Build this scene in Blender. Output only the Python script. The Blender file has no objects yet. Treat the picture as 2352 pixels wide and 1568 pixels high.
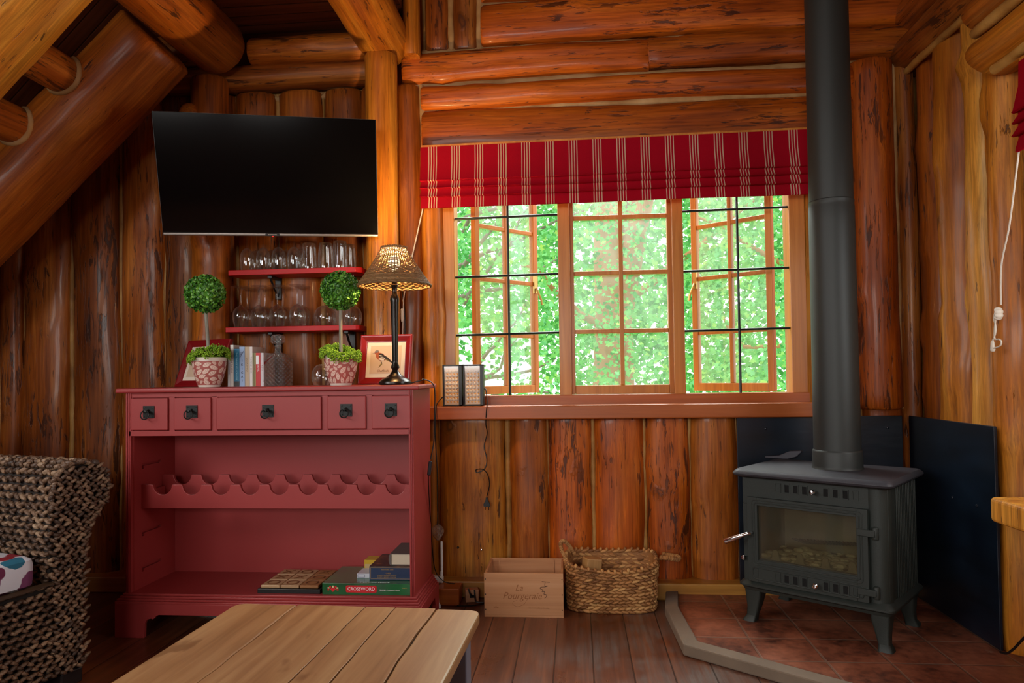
import bpy, bmesh, math, random
from math import sin, cos, tan, pi, radians, sqrt, atan2, hypot, exp
from mathutils import Vector, Matrix, noise
random.seed(7)
sc = bpy.context.scene
COL = sc.collection
# ---------------------------------------------------------------- camera
F_PX, CX, CY = 1650.0, 1176.0, 816.0
YAW, PITCH, ROLL = radians(5.12), radians(1.46), radians(0.79)
CAM = Vector((0, 0, 1.13))
FW = Vector((-sin(YAW)*cos(PITCH), cos(YAW)*cos(PITCH), sin(PITCH)))
_r = Vector((cos(YAW), sin(YAW), 0)); _u = _r.cross(FW)
RT = _r*cos(ROLL) - _u*sin(ROLL); UP = _r*sin(ROLL) + _u*cos(ROLL)
def ray(x, y): return FW + RT*((x-CX)/F_PX) + UP*((CY-y)/F_PX)
def AY(x, y, Y): d = ray(x, y); return CAM + d*(Y/d.y)
def AX(x, y, X): d = ray(x, y); return CAM + d*(X/d.x)
def AZ(x, y, Z): d = ray(x, y); return CAM + d*((Z-CAM.z)/d.z)
cam = bpy.data.cameras.new('camera'); co = bpy.data.objects.new('camera', cam); COL.objects.link(co)
m = Matrix.Identity(4)
for i, v in enumerate((RT, UP, -FW)):
    for k in range(3): m[k][i] = v[k]
m.translation = CAM
co.matrix_world = m
cam.sensor_width = 36; cam.lens = 36*F_PX/2352; cam.shift_y = (CY-784)/2352; cam.clip_start = .05; cam.clip_end = 200
sc.camera = co
# ---------------------------------------------------------------- object helpers
def tag(o, label=None, cat=None, group=None, kind=None):
    for k, v in (('label', label), ('category', cat), ('group', group), ('kind', kind)):
        if v: o[k] = v
    return o
def empty(name, loc=(0, 0, 0), rz=0, label=None, cat=None, group=None, kind=None):
    o = bpy.data.objects.new(name, None); COL.objects.link(o)
    o.location = loc; o.rotation_euler = (0, 0, rz); o.empty_display_size = .05
    return tag(o, label, cat, group, kind)
class MB:
    def __init__(s): s.v = []; s.f = []; s.m = []
    def add(s, vs, fs, mi=0):
        b = len(s.v); s.v += [tuple(v) for v in vs]; s.f += [tuple(b+i for i in f) for f in fs]
        s.m += [mi]*len(fs); return s
    def box(s, lo, hi, mi=0, M=None):
        x0, y0, z0 = lo; x1, y1, z1 = hi
        vs = [Vector(p) for p in ((x0,y0,z0),(x1,y0,z0),(x1,y1,z0),(x0,y1,z0),(x0,y0,z1),(x1,y0,z1),(x1,y1,z1),(x0,y1,z1))]
        if M is not None: vs = [M @ v for v in vs]
        return s.add(vs, [(0,3,2,1),(4,5,6,7),(0,1,5,4),(1,2,6,5),(2,3,7,6),(3,0,4,7)], mi)
    def lathe(s, prof, n=32, M=None, mi=0, closed=False):
        vs = []; fs = []
        k = len(prof)
        for i in range(n):
            a = 2*pi*i/n
            for r, z in prof: vs.append(Vector((r*cos(a), r*sin(a), z)))
        for i in range(n):
            j = (i+1) % n
            for q in range(k if closed else k-1):
                q2 = (q+1) % k
                fs.append((i*k+q, j*k+q, j*k+q2, i*k+q2))
        if not closed:
            if prof[0][0] > 1e-6: fs.append(tuple(i*k for i in range(n))[::-1])
            if prof[-1][0] > 1e-6: fs.append(tuple(i*k+k-1 for i in range(n)))
        if M is not None: vs = [M @ v for v in vs]
        return s.add(vs, fs, mi)
    def tube(s, pts, r, n=8, mi=0, closed=False, cap=True):
        pts = [Vector(p) for p in pts]; N = len(pts)
        rr = r if isinstance(r, (list, tuple)) else [r]*N
        vs = []; fs = []; ref = None
        for i, p in enumerate(pts):
            a = pts[(i-1) % N] if (closed or i > 0) else p
            b = pts[(i+1) % N] if (closed or i < N-1) else p
            t = (b-a).normalized()
            if ref is None:
                ref = Vector((0, 0, 1)) if abs(t.z) < .9 else Vector((1, 0, 0))
            u = (ref - t*ref.dot(t))
            if u.length < 1e-6: u = t.orthogonal()
            u.normalize(); w = t.cross(u); ref = u
            for q in range(n):
                an = 2*pi*q/n; vs.append(p + (u*cos(an) + w*sin(an))*rr[i])
        for i in range(N if closed else N-1):
            j = (i+1) % N
            for q in range(n):
                fs.append((i*n+q, i*n+(q+1) % n, j*n+(q+1) % n, j*n+q))
        if cap and not closed:
            fs.append(tuple(range(n))[::-1]); fs.append(tuple((N-1)*n+q for q in range(n)))
        return s.add(vs, fs, mi)
    def prism(s, poly, d0, d1, ax='y', mi=0, M=None):
        """poly of 2-D points, pushed from d0 to d1 along an axis; (a,b) are the other two axes in order"""
        def P(a, b, d): return Vector({'x': (d, a, b), 'y': (a, d, b), 'z': (a, b, d)}[ax])
        n = len(poly); vs = [P(a, b, d0) for a, b in poly] + [P(a, b, d1) for a, b in poly]
        if M is not None: vs = [M @ v for v in vs]
        fs = [tuple(range(n)), tuple(range(2*n-1, n-1, -1))] + [(i, n+i, n+(i+1) % n, (i+1) % n) for i in range(n)]
        return s.add(vs, fs, mi)
    def lump(s, c, ax, bx, cx, n=7, k=4, mi=0):
        vs = [c - cx]; fs = []
        for i in range(1, k):
            ph = -pi/2 + pi*i/k
            for j in range(n):
                a = 2*pi*j/n; vs.append(c + ax*(cos(ph)*cos(a)) + bx*(cos(ph)*sin(a)) + cx*sin(ph))
        vs.append(c + cx); L = len(vs)-1
        for j in range(n):
            fs.append((0, 1+(j+1) % n, 1+j)); fs.append((L, L-n+j, L-n+(j+1) % n))
        for i in range(k-2):
            for j in range(n):
                a = 1+i*n; fs.append((a+j, a+(j+1) % n, a+n+(j+1) % n, a+n+j))
        return s.add(vs, fs, mi)
    def build(s, name, mats, parent=None, loc=None, rot=None, smooth=35, bevel=0, seg=2, label=None, kind=None, fix=True):
        me = bpy.data.meshes.new(name); me.from_pydata(s.v, [], s.f)
        if not isinstance(mats, (list, tuple)): mats = [mats]
        for mt in mats: me.materials.append(mt)
        if len(mats) > 1: me.polygons.foreach_set('material_index', s.m)
        if fix:
            bm = bmesh.new(); bm.from_mesh(me); bmesh.ops.recalc_face_normals(bm, faces=bm.faces); bm.to_mesh(me); bm.free()
        if smooth:
            me.polygons.foreach_set('use_smooth', [True]*len(me.polygons))
            me.set_sharp_from_angle(angle=radians(smooth))
        me.update()
        o = bpy.data.objects.new(name, me); COL.objects.link(o)
        if parent is not None: o.parent = parent
        if loc is not None: o.location = loc
        if rot is not None: o.rotation_euler = rot
        if bevel:
            b = o.modifiers.new('bevel', 'BEVEL'); b.width = bevel; b.segments = seg; b.limit_method = 'ANGLE'; b.angle_limit = radians(40)
            b.harden_normals = False
        if label: o['label'] = label
        if kind: o['kind'] = kind
        return o
def bx(lo, hi): return MB().box(lo, hi)
def copy_tree(o, parent=None):
    c = o.copy(); COL.objects.link(c)
    if parent is not None: c.parent = parent
    for ch in list(o.children): copy_tree(ch, c)
    return c
def text(body, size, parent, loc, rot=(pi/2, 0, 0), mat=None, name='lettering', ext=.0004, align='CENTER', xs=1.0, shear=0.0):
    cu = bpy.data.curves.new(name, 'FONT'); cu.body = body; cu.size = size; cu.extrude = ext; cu.align_x = align; cu.align_y = 'CENTER'
    cu.resolution_u = 2; cu.shear = shear
    t = bpy.data.objects.new('tmp', cu); COL.objects.link(t)
    me = bpy.data.meshes.new_from_object(t.evaluated_get(bpy.context.evaluated_depsgraph_get()))
    bpy.data.objects.remove(t); bpy.data.curves.remove(cu)
    me.name = name; me.materials.clear(); me.materials.append(mat)
    o = bpy.data.objects.new(name, me); COL.objects.link(o); o.parent = parent; o.location = loc; o.rotation_euler = rot; o.scale = (xs, 1, 1)
    return o
def smoothpath(pts, n=8):
    pts = [Vector(p) for p in pts]; out = []
    for i in range(len(pts)-1):
        p0 = pts[max(i-1, 0)]; p1 = pts[i]; p2 = pts[i+1]; p3 = pts[min(i+2, len(pts)-1)]
        for k in range(n):
            t = k/n
            out.append(.5*((2*p1) + (p2-p0)*t + (2*p0-5*p1+4*p2-p3)*t*t + (3*p1-p0-3*p2+p3)*t**3))
    out.append(pts[-1]); return out
# ---------------------------------------------------------------- material helpers
def lin(r, g, b):
    f = lambda c: c/12.92 if c <= .04045 else ((c+.055)/1.055)**2.4
    return (f(r/255), f(g/255), f(b/255), 1)
class N:
    def __init__(s, name):
        s.mat = bpy.data.materials.new(name); s.mat.use_nodes = True; s.t = s.mat.node_tree; s.t.nodes.clear()
        s.out = s.t.nodes.new('ShaderNodeOutputMaterial')
    def n(s, typ, ins=None, **props):
        nd = s.t.nodes.new('ShaderNode'+typ)
        for k, v in props.items(): setattr(nd, k, v)
        for k, v in (ins or {}).items():
            if isinstance(v, bpy.types.NodeSocket): s.t.links.new(v, nd.inputs[k])
            else: nd.inputs[k].default_value = v
        return nd
    def math(s, op, a, b=0.0, c=None):
        ins = {0: a, 1: b}
        if c is not None: ins[2] = c
        return s.n('Math', ins, operation=op).outputs[0]
    def mix(s, fac, a, b, blend='MIX'):
        nd = s.t.nodes.new('ShaderNodeMix'); nd.data_type = 'RGBA'; nd.blend_type = blend
        for i, v in ((0, fac), (6, a), (7, b)):
            if isinstance(v, bpy.types.NodeSocket): s.t.links.new(v, nd.inputs[i])
            else: nd.inputs[i].default_value = v
        return nd.outputs[2]
    def ramp(s, fac, stops, interp='LINEAR'):
        nd = s.t.nodes.new('ShaderNodeValToRGB'); s.t.links.new(fac, nd.inputs[0]); cr = nd.color_ramp; cr.interpolation = interp
        while len(cr.elements) < len(stops): cr.elements.new(.5)
        for e, (p, c) in zip(cr.elements, stops):
            e.position = p; e.color = c if len(c) == 4 else (*c, 1)
        return nd.outputs[0]
    def obj(s): return s.n('TexCoord').outputs['Object']
    def map(s, v, scale=(1, 1, 1), loc=(0, 0, 0), rot=(0, 0, 0)):
        return s.n('Mapping', {'Vector': v, 'Scale': scale, 'Location': loc, 'Rotation': rot}).outputs[0]
    def noise(s, v, scale=5, detail=3, rough=.5, dist=0.0):
        return s.n('TexNoise', {'Vector': v, 'Scale': scale, 'Detail': detail, 'Roughness': rough, 'Distortion': dist}).outputs[0]
    def bump(s, h, strength=.3, dist=.01, normal=None):
        ins = {'Height': h, 'Strength': strength, 'Distance': dist}
        if normal is not None: ins['Normal'] = normal
        return s.n('Bump', ins).outputs[0]
    def bsdf(s, color, rough=.5, metal=0.0, normal=None, coat=0.0, spec=.5, **kw):
        ins = {'Base Color': color, 'Roughness': rough, 'Metallic': metal, 'Coat Weight': coat, 'Specular IOR Level': spec, 'Coat Roughness': .15}
        if normal is not None: ins['Normal'] = normal
        ins.update({k.replace('_', ' '): v for k, v in kw.items()})
        p = s.n('BsdfPrincipled', ins)
        s.t.links.new(p.outputs[0], s.out.inputs[0]); return s.mat
    def surf(s, sock): s.t.links.new(sock, s.out.inputs[0]); return s.mat
def plain(name, rgb, rough=.5, metal=0.0, coat=0.0, spec=.5, var=0.0, bump=0.0, bscale=200):
    a = N(name); col = lin(*rgb)
    if var or bump:
        o = a.obj(); nz = a.noise(o, bscale if bump else 8, 3)
        if var: col = a.mix(a.noise(o, 6, 4), tuple(c*(1-var) for c in col[:3])+(1,), tuple(min(1, c*(1+var)) for c in col[:3])+(1,))
        return a.bsdf(col, rough, metal, a.bump(nz, bump, .002) if bump else None, coat, spec)
    return a.bsdf(col, rough, metal, None, coat, spec)
def log_mat(name, dark, mid, light, fleckc=(.030, .008, .004, 1), fl=.60, rough=.44, knots=True, coat=.14):
    a = N(name); o = a.obj(); rnd = a.n('ObjectInfo').outputs['Random']
    off = a.n('CombineXYZ', {0: a.math('MULTIPLY', rnd, 31.7), 1: a.math('MULTIPLY', rnd, 17.3), 2: a.math('MULTIPLY', rnd, 53.1)}).outputs[0]
    v = a.n('VectorMath', {0: o, 1: off}, operation='ADD').outputs[0]
    big = a.noise(a.map(v, (5, 5, 1.1)), 1, 3, .55, .3)
    strk = a.noise(a.map(v, (17, 17, .9)), 1, 3, .6, .25)
    col = a.ramp(a.math('ADD', a.math('MULTIPLY', big, .55), a.math('MULTIPLY', strk, .45)), [(.32, dark), (.5, mid), (.66, light)])
    grain = a.noise(a.map(v, (85, 85, 3.0)), 1, 5, .68, .5)
    col = a.mix(a.ramp(grain, [(.3, (0, 0, 0)), (.7, (1, 1, 1))]), a.mix(1, col, (.50, .43, .36, 1), 'MULTIPLY'), a.mix(1, col, (1.22, 1.2, 1.15, 1), 'MULTIPLY'))
    patch = a.noise(a.map(v, (3, 3, 1.2)), 1, 2)
    fk = a.noise(a.map(v, (26, 26, 4.2)), 1, 5, .66, .5)
    fk = a.math('ADD', fk, a.math('MULTIPLY', a.math('SUBTRACT', patch, .5), .34))
    fm = a.ramp(fk, [(fl+.035, (0, 0, 0)), (fl+.075, (1, 1, 1))])
    fk2 = a.noise(a.map(v, (75, 75, 7.5)), 1, 3, .55, .3)
    fk2 = a.math('ADD', fk2, a.math('MULTIPLY', a.math('SUBTRACT', patch, .5), .22))
    fm2 = a.ramp(fk2, [(fl+.055, (0, 0, 0)), (fl+.095, (1, 1, 1))])
    fm = a.math('MAXIMUM', fm, a.math('MULTIPLY', fm2, .8))
    col = a.mix(a.math('MULTIPLY', fm, .82), col, fleckc)
    h = a.math('SUBTRACT', a.math('MULTIPLY', grain, .25), a.math('MULTIPLY', fm, .6))
    if knots:
        vo = a.n('TexVoronoi', {'Vector': a.map(a.n('VectorMath', {0: v, 1: a.n('VectorMath', {0: a.n('TexNoise', {'Vector': v, 'Scale': 11.0, 'Detail': 4.0}).outputs[1], 1: (.10, .10, .07)}, operation='MULTIPLY').outputs[0]}, operation='ADD').outputs[0], (1, 1, .62)), 'Scale': 3.2}, feature='F1')
        d = vo.outputs['Distance']
        ringw = a.math('SINE', a.math('MULTIPLY', d, 95.0))
        km = a.ramp(d, [(.0, (1, 1, 1)), (.06, (1, 1, 1)), (.105, (0, 0, 0))])
        kc = a.mix(a.math('MULTIPLY_ADD', ringw, .5, .5), (.055, .014, .006, 1), tuple(c*.62 for c in mid[:3])+(1,))
        col = a.mix(a.math('MULTIPLY', km, .85), col, kc)
        halo = a.ramp(d, [(.1, (1, 1, 1)), (.24, (0, 0, 0))])
        col = a.mix(a.math('MULTIPLY', halo, .35), col, tuple(c*.5 for c in mid[:3])+(1,))
        h = a.math('ADD', h, a.math('MULTIPLY', km, .8))
    col = a.n('HueSaturation', {'Hue': .5, 'Saturation': 1.0, 'Value': a.math('MULTIPLY_ADD', rnd, .6, .65), 'Fac': 1.0, 'Color': col}).outputs[0]
    nrm = a.bump(h, .55, .006)
    rg = a.math('MULTIPLY_ADD', grain, .25, rough-.1)
    return a.bsdf(col, rg, 0, nrm, coat, .38)
def plank_mat(name, dark, mid, light, axis=2, rough=.4, scale=1.0, coat=.1, fleck=.0):
    a = N(name); o = a.obj(); rnd = a.n('ObjectInfo').outputs['Random']
    off = a.math('MULTIPLY', rnd, 23.0)
    v = a.n('VectorMath', {0: o, 1: a.n('CombineXYZ', {0: off, 1: off, 2: off}).outputs[0]}, operation='ADD').outputs[0]
    sL, sT = 1.2*scale, 30*scale
    sv = [sT]*3; sv[axis] = sL
    g = a.noise(a.map(v, sv), 1, 5, .6, .7)
    sv2 = [6*scale]*3; sv2[axis] = .8*scale
    b = a.noise(a.map(v, sv2), 1, 3, .5)
    col = a.ramp(a.math('ADD', a.math('MULTIPLY', g, .6), a.math('MULTIPLY', b, .4)), [(.3, dark), (.5, mid), (.7, light)])
    return a.bsdf(col, rough, 0, a.bump(g, .15, .003), coat)
MT = {}
L4 = lambda r, g, b: (r, g, b, 1)
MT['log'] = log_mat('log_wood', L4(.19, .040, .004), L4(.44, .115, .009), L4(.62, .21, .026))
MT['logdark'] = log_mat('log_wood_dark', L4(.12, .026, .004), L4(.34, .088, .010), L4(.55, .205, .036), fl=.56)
MT['logred'] = log_mat('log_wood_red', L4(.22, .036, .002), L4(.48, .100, .005), L4(.62, .165, .011), fl=.575)
MT['loggold'] = log_mat('log_wood_gold', L4(.34, .085, .006), L4(.62, .21, .016), L4(.76, .36, .045), fl=.62)
MT['logpale'] = log_mat('log_wood_pale', L4(.40, .125, .010), L4(.68, .30, .040), L4(.80, .46, .10), fl=.64)
MT['frame'] = plank_mat('window_timber', L4(.34, .095, .010), L4(.55, .19, .026), L4(.68, .28, .055), 2, .4)
MT['framex'] = plank_mat('window_timber_x', L4(.24, .050, .008), L4(.38, .088, .014), L4(.48, .13, .024), 0, .4)
MT['table'] = None
# ================================================================ SETTING
def log(name, p0, p1, rx, ry, out, mat, parent=None, seed=0, ex=2.0, bend=.012, rough=.05, knots=0, nz=None, na=26, label=None, kind=None, taper=0.0, endround=True, tag_=None):
    p0, p1 = Vector(p0), Vector(p1); ax = (p1-p0); L = ax.length; ax.normalize()
    yv = Vector(out); yv = (yv - ax*yv.dot(ax)).normalized(); xv = yv.cross(ax)
    nz = nz or max(6, int(L/.07)); rs = random.Random(seed*7+3)
    kn = [(rs.uniform(.08, .92)*L, rs.uniform(pi*.2, pi*.8), rs.uniform(.03, .06), rs.uniform(.008, .02)) for _ in range(knots)]
    mb = MB(); vs = []; fs = []
    zs = [L*i/nz for i in range(nz+1)]
    if endround: zs = [0, .012] + zs[1:-1] + [L-.012, L]
    for zi, z in enumerate(zs):
        bxo = bend*noise.noise((seed*3.1, z*.9, 1.7)); 
        sc_ = 1 + taper*(z/L-.5)
        if endround and zi in (0, len(zs)-1): sc_ *= .93
        for q in range(na):
            a = 2*pi*q/na; c, s_ = cos(a), sin(a)
            k = (abs(c)**ex + abs(s_)**ex)**(-1/ex)
            r = k*(1 + rough*noise.noise((c*1.3+seed*5.3, s_*1.3, z*2.2)) + rough*.5*noise.noise((c*3+seed, s_*3, z*6)))*sc_
            b = 0
            for kz, ka, kw, kh in kn:
                b += kh*exp(-((z-kz)**2 + (min(rx, ry)*(a-ka))**2)/(kw*kw))
            vs.append((c*r*rx + c*b + bxo, s_*r*ry + s_*b, z))
    n = len(zs)
    for i in range(n-1):
        for q in range(na):
            fs.append((i*na+q, i*na+(q+1) % na, (i+1)*na+(q+1) % na, (i+1)*na+q))
    fs.append(tuple(range(na))[::-1]); fs.append(tuple((n-1)*na+q for q in range(na)))
    o = mb.add(vs, fs).build(name, mat, parent, smooth=50, label=label, kind=kind, fix=False)
    M = Matrix.Identity(4)
    for i, v in enumerate((xv, yv, ax)):
        for k in range(3): M[k][i] = v[k]
    M.translation = p0
    if parent is not None: M = parent.matrix_world.inverted() @ M
    o.matrix_local = M
    return o
# chinking
a = N('chinking'); o = a.obj()
col = a.ramp(a.noise(o, 7, 4), [(.3, L4(.30, .15, .045)), (.55, L4(.48, .28, .11)), (.75, L4(.58, .38, .18))])
MT['chink'] = a.bsdf(col, .75, 0, a.bump(a.noise(o, 60, 4), .4, .006))
a = N('chinking_brown'); o = a.obj()
col = a.ramp(a.noise(o, 7, 4), [(.3, L4(.24, .10, .018)), (.55, L4(.44, .22, .05)), (.75, L4(.56, .32, .09))])
MT['chinkb'] = a.bsdf(col, .6, 0, a.bump(a.noise(o, 60, 4), .4, .006))
# floor
a = N('floor_boards'); o = a.obj(); sp = a.n('SeparateXYZ', {0: o})
u = a.math('DIVIDE', a.math('ADD', sp.outputs[0], .104), .150)
idx = a.math('FLOOR', u); fr = a.math('FRACT', u)
wob = a.noise(a.map(o, (2, 3, 1)), 1, 2)
edge = a.math('ABSOLUTE', a.math('SUBTRACT', fr, .5))
gap = a.ramp(edge, [(.478, (0, 0, 0)), (.492, (1, 1, 1))])
pv = a.n('CombineXYZ', {0: sp.outputs[0], 1: sp.outputs[1], 2: a.math('MULTIPLY', idx, 3.37)}).outputs[0]
g = a.noise(a.map(pv, (38, 1.6, 1)), 1, 5, .62, .5)
tone = a.noise(a.map(pv, (.5, .7, 1)), 1, 2)
col = a.ramp(a.math('ADD', a.math('MULTIPLY', g, .55), a.math('MULTIPLY', tone, .45)), [(.3, L4(.045, .011, .004)), (.5, L4(.115, .031, .010)), (.68, L4(.24, .075, .026))])
wear = a.noise(a.map(o, (2.2, 1.6, 1)), 1, 5, .65)
wm = a.ramp(wear, [(.42, (0, 0, 0)), (.56, (1, 1, 1))])
scr = a.ramp(a.noise(a.map(pv, (60, 2.4, 1)), 1, 4, .7), [(.42, (.25, .25, .25)), (.6, (1, 1, 1))])
xm = a.ramp(a.math('ADD', sp.outputs[0], .5), [(.15, (0, 0, 0)), (.6, (1, 1, 1))])
col = a.mix(a.math('MULTIPLY', a.math('MULTIPLY', a.math('MULTIPLY', wm, scr), xm), .75), col, L4(.125, .108, .095))
col = a.mix(a.math('MULTIPLY', gap, .85), col, L4(.012, .005, .003))
h = a.math('SUBTRACT', a.math('MULTIPLY', g, .2), gap)
MT['floor'] = a.bsdf(col, a.math('MULTIPLY_ADD', wear, .5, .08), 0, a.bump(h, .5, .004), .1)
bx((-3.8, -2.8, -.12), (1.95, 4.0, 0)).build('floor', MT['floor'], smooth=0, kind='structure')
# ---- back wall
WB = empty('wall_back', kind='structure')
YC = 3.80
mb = MB()
for lo, hi in (((-3.8, 3.785, 0), (-.72, 3.98, 3.6)), ((1.17, 3.785, 0), (1.95, 3.98, 3.6)), ((-.72, 3.785, 0), (1.17, 3.98, .945)), ((-.72, 3.785, 2.30), (1.17, 3.98, 3.6))):
    mb.box(lo, hi)
mb.build('wall_core', MT['chinkb'], WB, smooth=0)
ch = MB(); chb = MB()
def bead(mbx, p0, p1, r, seed, w=.006):
    p0, p1 = Vector(p0), Vector(p1); n = max(4, int((p1-p0).length/.05)); pts = []; rr = []
    for i in range(n+1):
        t = i/n; p = p0.lerp(p1, t)
        d = Vector((noise.noise((seed, t*6, .3)), 0, noise.noise((seed, t*6, 5.3))))*w
        pts.append(p+d); rr.append(r*(1+.35*noise.noise((seed*2.2, t*14, 8))))
    mbx.tube(pts, rr, 8)
def vlogs(bounds, z0, z1, mats, seed, parent, cm, ry=.10):
    for i in range(len(bounds)-1):
        x0, x1 = bounds[i], bounds[i+1]; rs = random.Random(seed+i)
        zt = z1(i) if callable(z1) else z1
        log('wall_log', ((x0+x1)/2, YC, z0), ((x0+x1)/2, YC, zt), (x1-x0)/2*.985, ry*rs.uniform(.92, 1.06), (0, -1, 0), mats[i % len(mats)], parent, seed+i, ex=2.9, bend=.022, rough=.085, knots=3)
        if i > 0: bead(cm, (x0, 3.768, z0), (x0, 3.768, zt), .017, seed+i*1.7)
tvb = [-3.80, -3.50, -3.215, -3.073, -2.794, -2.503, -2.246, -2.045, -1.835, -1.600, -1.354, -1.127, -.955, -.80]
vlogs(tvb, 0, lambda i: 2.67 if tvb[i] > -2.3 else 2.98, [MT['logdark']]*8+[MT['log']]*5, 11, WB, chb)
uw = [-.80, -.727, -.366, -.16, .078, .339, .567, .803, 1.03, 1.24, 1.42, 1.62]
vlogs(uw, 0, .94, [MT['loggold'], MT['loggold'], MT['log'], MT['logred'], MT['logred'], MT['logred'], MT['log']], 40, WB, chb)
# narrow logs at the window reveals
log('wall_log', (-.752, 3.80, .93), (-.752, 3.80, 2.33), .062, .11, (0, -1, 0), MT['loggold'], WB, 61, ex=2.3, knots=2)
log('wall_log', (1.225, 3.82, .93), (1.225, 3.82, 2.33), .06, .10, (0, -1, 0), MT['logpale'], WB, 62, ex=2.3, knots=1)
log('wall_log', (1.345, 3.83, .93), (1.345, 3.83, 2.33), .07, .09, (0, -1, 0), MT['log'], WB, 65, ex=2.3, knots=1)
log('wall_log', (1.505, 3.79, .93), (1.505, 3.79, 2.675), .112, .135, (0, -1, 0), MT['logred'], WB, 63, ex=2.2, knots=2)
log('wall_log', (1.665, 3.80, .0), (1.665, 3.80, 2.675), .055, .105, (0, -1, 0), MT['logdark'], WB, 64, ex=2.2, knots=2)
# horizontal logs above the blind
rows = [(2.285, 2.535, -.80, 1.41, 'logred'), (2.54, 2.675, -.80, 1.41, 'logred'), (2.68, 2.85, -.90, .40, 'logred'), (2.68, 2.85, .39, 1.75, 'logred'), (2.855, 3.09, -.475, 1.75, 'logred'), (3.095, 3.32, -.475, 1.75, 'logred')]
for i, (z0, z1, x0, x1, mt) in enumerate(rows):
    dz = .012 if i == 3 else 0
    log('wall_log', (x0, YC, (z0+z1)/2+dz), (x1, YC, (z0+z1)/2+dz), (z1-z0)/2*.985, .10 if i else .085, (0, -1, 0), MT[mt], WB, 80+i, ex=3.6, bend=.03, rough=.08, knots=2, na=30)
for z, x0, x1 in ((2.5375, -.80, 1.40), (2.678, -.85, 1.70), (2.852, -.80, 1.70), (3.092, -.475, 1.70)):
    bead(ch, (x0, 3.768, z), (x1, 3.768, z), .024, z*7, .013)
for i, (x0, x1) in enumerate(((-.79, -.640), (-.64, -.485))):
    log('wall_log', ((x0+x1)/2, YC, 2.86), ((x0+x1)/2, YC, 3.45), (x1-x0)/2*.95, .075, (0, -1, 0), MT['logdark'], WB, 95+i, ex=2.8, bend=.004)
for x in (-.64, -.485): bead(ch, (x, 3.765, 2.85), (x, 3.765, 3.45), .022, x*9)
bead(ch, (-.80, 3.76, 2.30), (-.80, 3.76, 2.68), .022, 3.3); bead(ch, (-.815, 3.775, .95), (-.815, 3.775, 2.3), .02, 4.3)
bead(ch, (1.40, 3.765, 2.30), (1.40, 3.765, 2.68), .02, 9.1)
bead(ch, (1.61, 3.75, .93), (1.61, 3.75, 2.67), .016, 9.7)
for i in range(7, len(tvb)-1):
    x0, x1 = tvb[i], tvb[i+1]; n = 9          # scalloped chinking over the log tops under the plate
    pts = [(x0+(x1-x0)*k/n, 3.745+.02*abs(2*k/n-1), 2.672-.03*abs(2*k/n-1)**3) for k in range(n+1)]
    ch.tube(pts, .016, 8)
chb.build('chinking', MT['chinkb'], WB, smooth=60, label='brown varnished chinking strips between the upright logs')
ch.build('chinking', MT['chink'], WB, smooth=60, label='pale chinking strips between the horizontal logs')
# wall plate logs between the joists
log('plate_log', (-1.70, 3.66, 2.865), (-1.06, 3.67, 2.865), .075, .075, (0, -1, 0), MT['log'], WB, 101, knots=2)
log('plate_log', (-2.40, 3.70, 2.89), (-1.95, 3.70, 2.89), .09, .09, (0, -1, 0), MT['logdark'], WB, 103, ex=2.4)
log('plate_log', (-2.40, 3.72, 2.742), (-.95, 3.72, 2.742), .068, .085, (0, -1, 0), MT['logdark'], WB, 102, ex=2.4, knots=1)
bx((-3.7, 3.625, 0), (1.60, 3.80, .085)).build('baseboard_back', plank_mat('ledge_wood', L4(.26, .10, .012), L4(.42, .19, .03), L4(.55, .28, .06), 0, .45), smooth=0, bevel=.008, kind='structure')
# ---- right wall
WR = empty('wall_right', kind='structure')
mb = MB()
for lo, hi in (((1.735, 2.66, 0), (1.95, 3.80, 3.6)), ((1.735, -2.8, 0), (1.95, 1.35, 3.6)), ((1.735, 1.35, 0), (1.95, 2.66, .85)), ((1.735, 1.35, 2.28), (1.95, 2.66, 3.6))):
    mb.box(lo, hi)
mb.build('wall_core', MT['chinkb'], WR, smooth=0)
def rlog(y0, y1, z0, z1, mt, seed, r=.10, X=1.765, knots=3, rough=.07):
    log('wall_log', (X, (y0+y1)/2, z0), (X, (y0+y1)/2, z1), (y1-y0)/2*.99, r, (-1, 0, 0), MT[mt], WR, seed, ex=2.1, bend=.035, rough=rough, knots=knots*2)
rb = [3.74, 3.52, 3.265, 3.07, 2.885, 2.70]
for i in range(5): rlog(rb[i+1], rb[i], 0, 2.70 if i < 4 else 2.27, ['log', 'loggold', 'logpale', 'loggold', 'logpale'][i], 120+i, [.115, .15, .145, .16, .13][i], X=1.795, rough=.10)
for i in range(5): rlog(2.70-.27*(i+1), 2.70-.27*i, 0, .86, 'loggold', 130+i)
for i in range(14): rlog(1.35-.28*(i+1), 1.35-.28*i, 0, 2.60, 'loggold', 140+i, knots=1)
log('plate_log', (1.74, 3.78, 2.70), (1.74, -2.7, 2.70), .10, .14, (-1, 0, 0), MT['logdark'], WR, 160, ex=2.3)
log('plate_log', (1.76, 3.78, 2.90), (1.76, -2.7, 2.90), .10, .14, (-1, 0, 0), MT['logdark'], WR, 161, ex=2.3)
log('header_log', (1.66, 2.93, 2.345), (1.66, .9, 2.345), .082, .13, (-1, 0, 0), MT['loggold'], WR, 162, knots=2)
log('header_log', (1.66, 2.95, 2.515), (1.66, .9, 2.515), .082, .13, (-1, 0, 0), MT['log'], WR, 163, knots=2)
rc = MB(); bead(rc, (1.57, 2.92, 2.43), (1.57, .9, 2.43), .02, 1.1); bead(rc, (1.60, 2.86, 2.262), (1.60, .9, 2.262), .02, 2.1); bead(rc, (1.655, 3.76, 2.605), (1.655, 2.9, 2.605), .018, 5.1)
rc.build('chinking', MT['chinkb'], WR, smooth=60)
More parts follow.
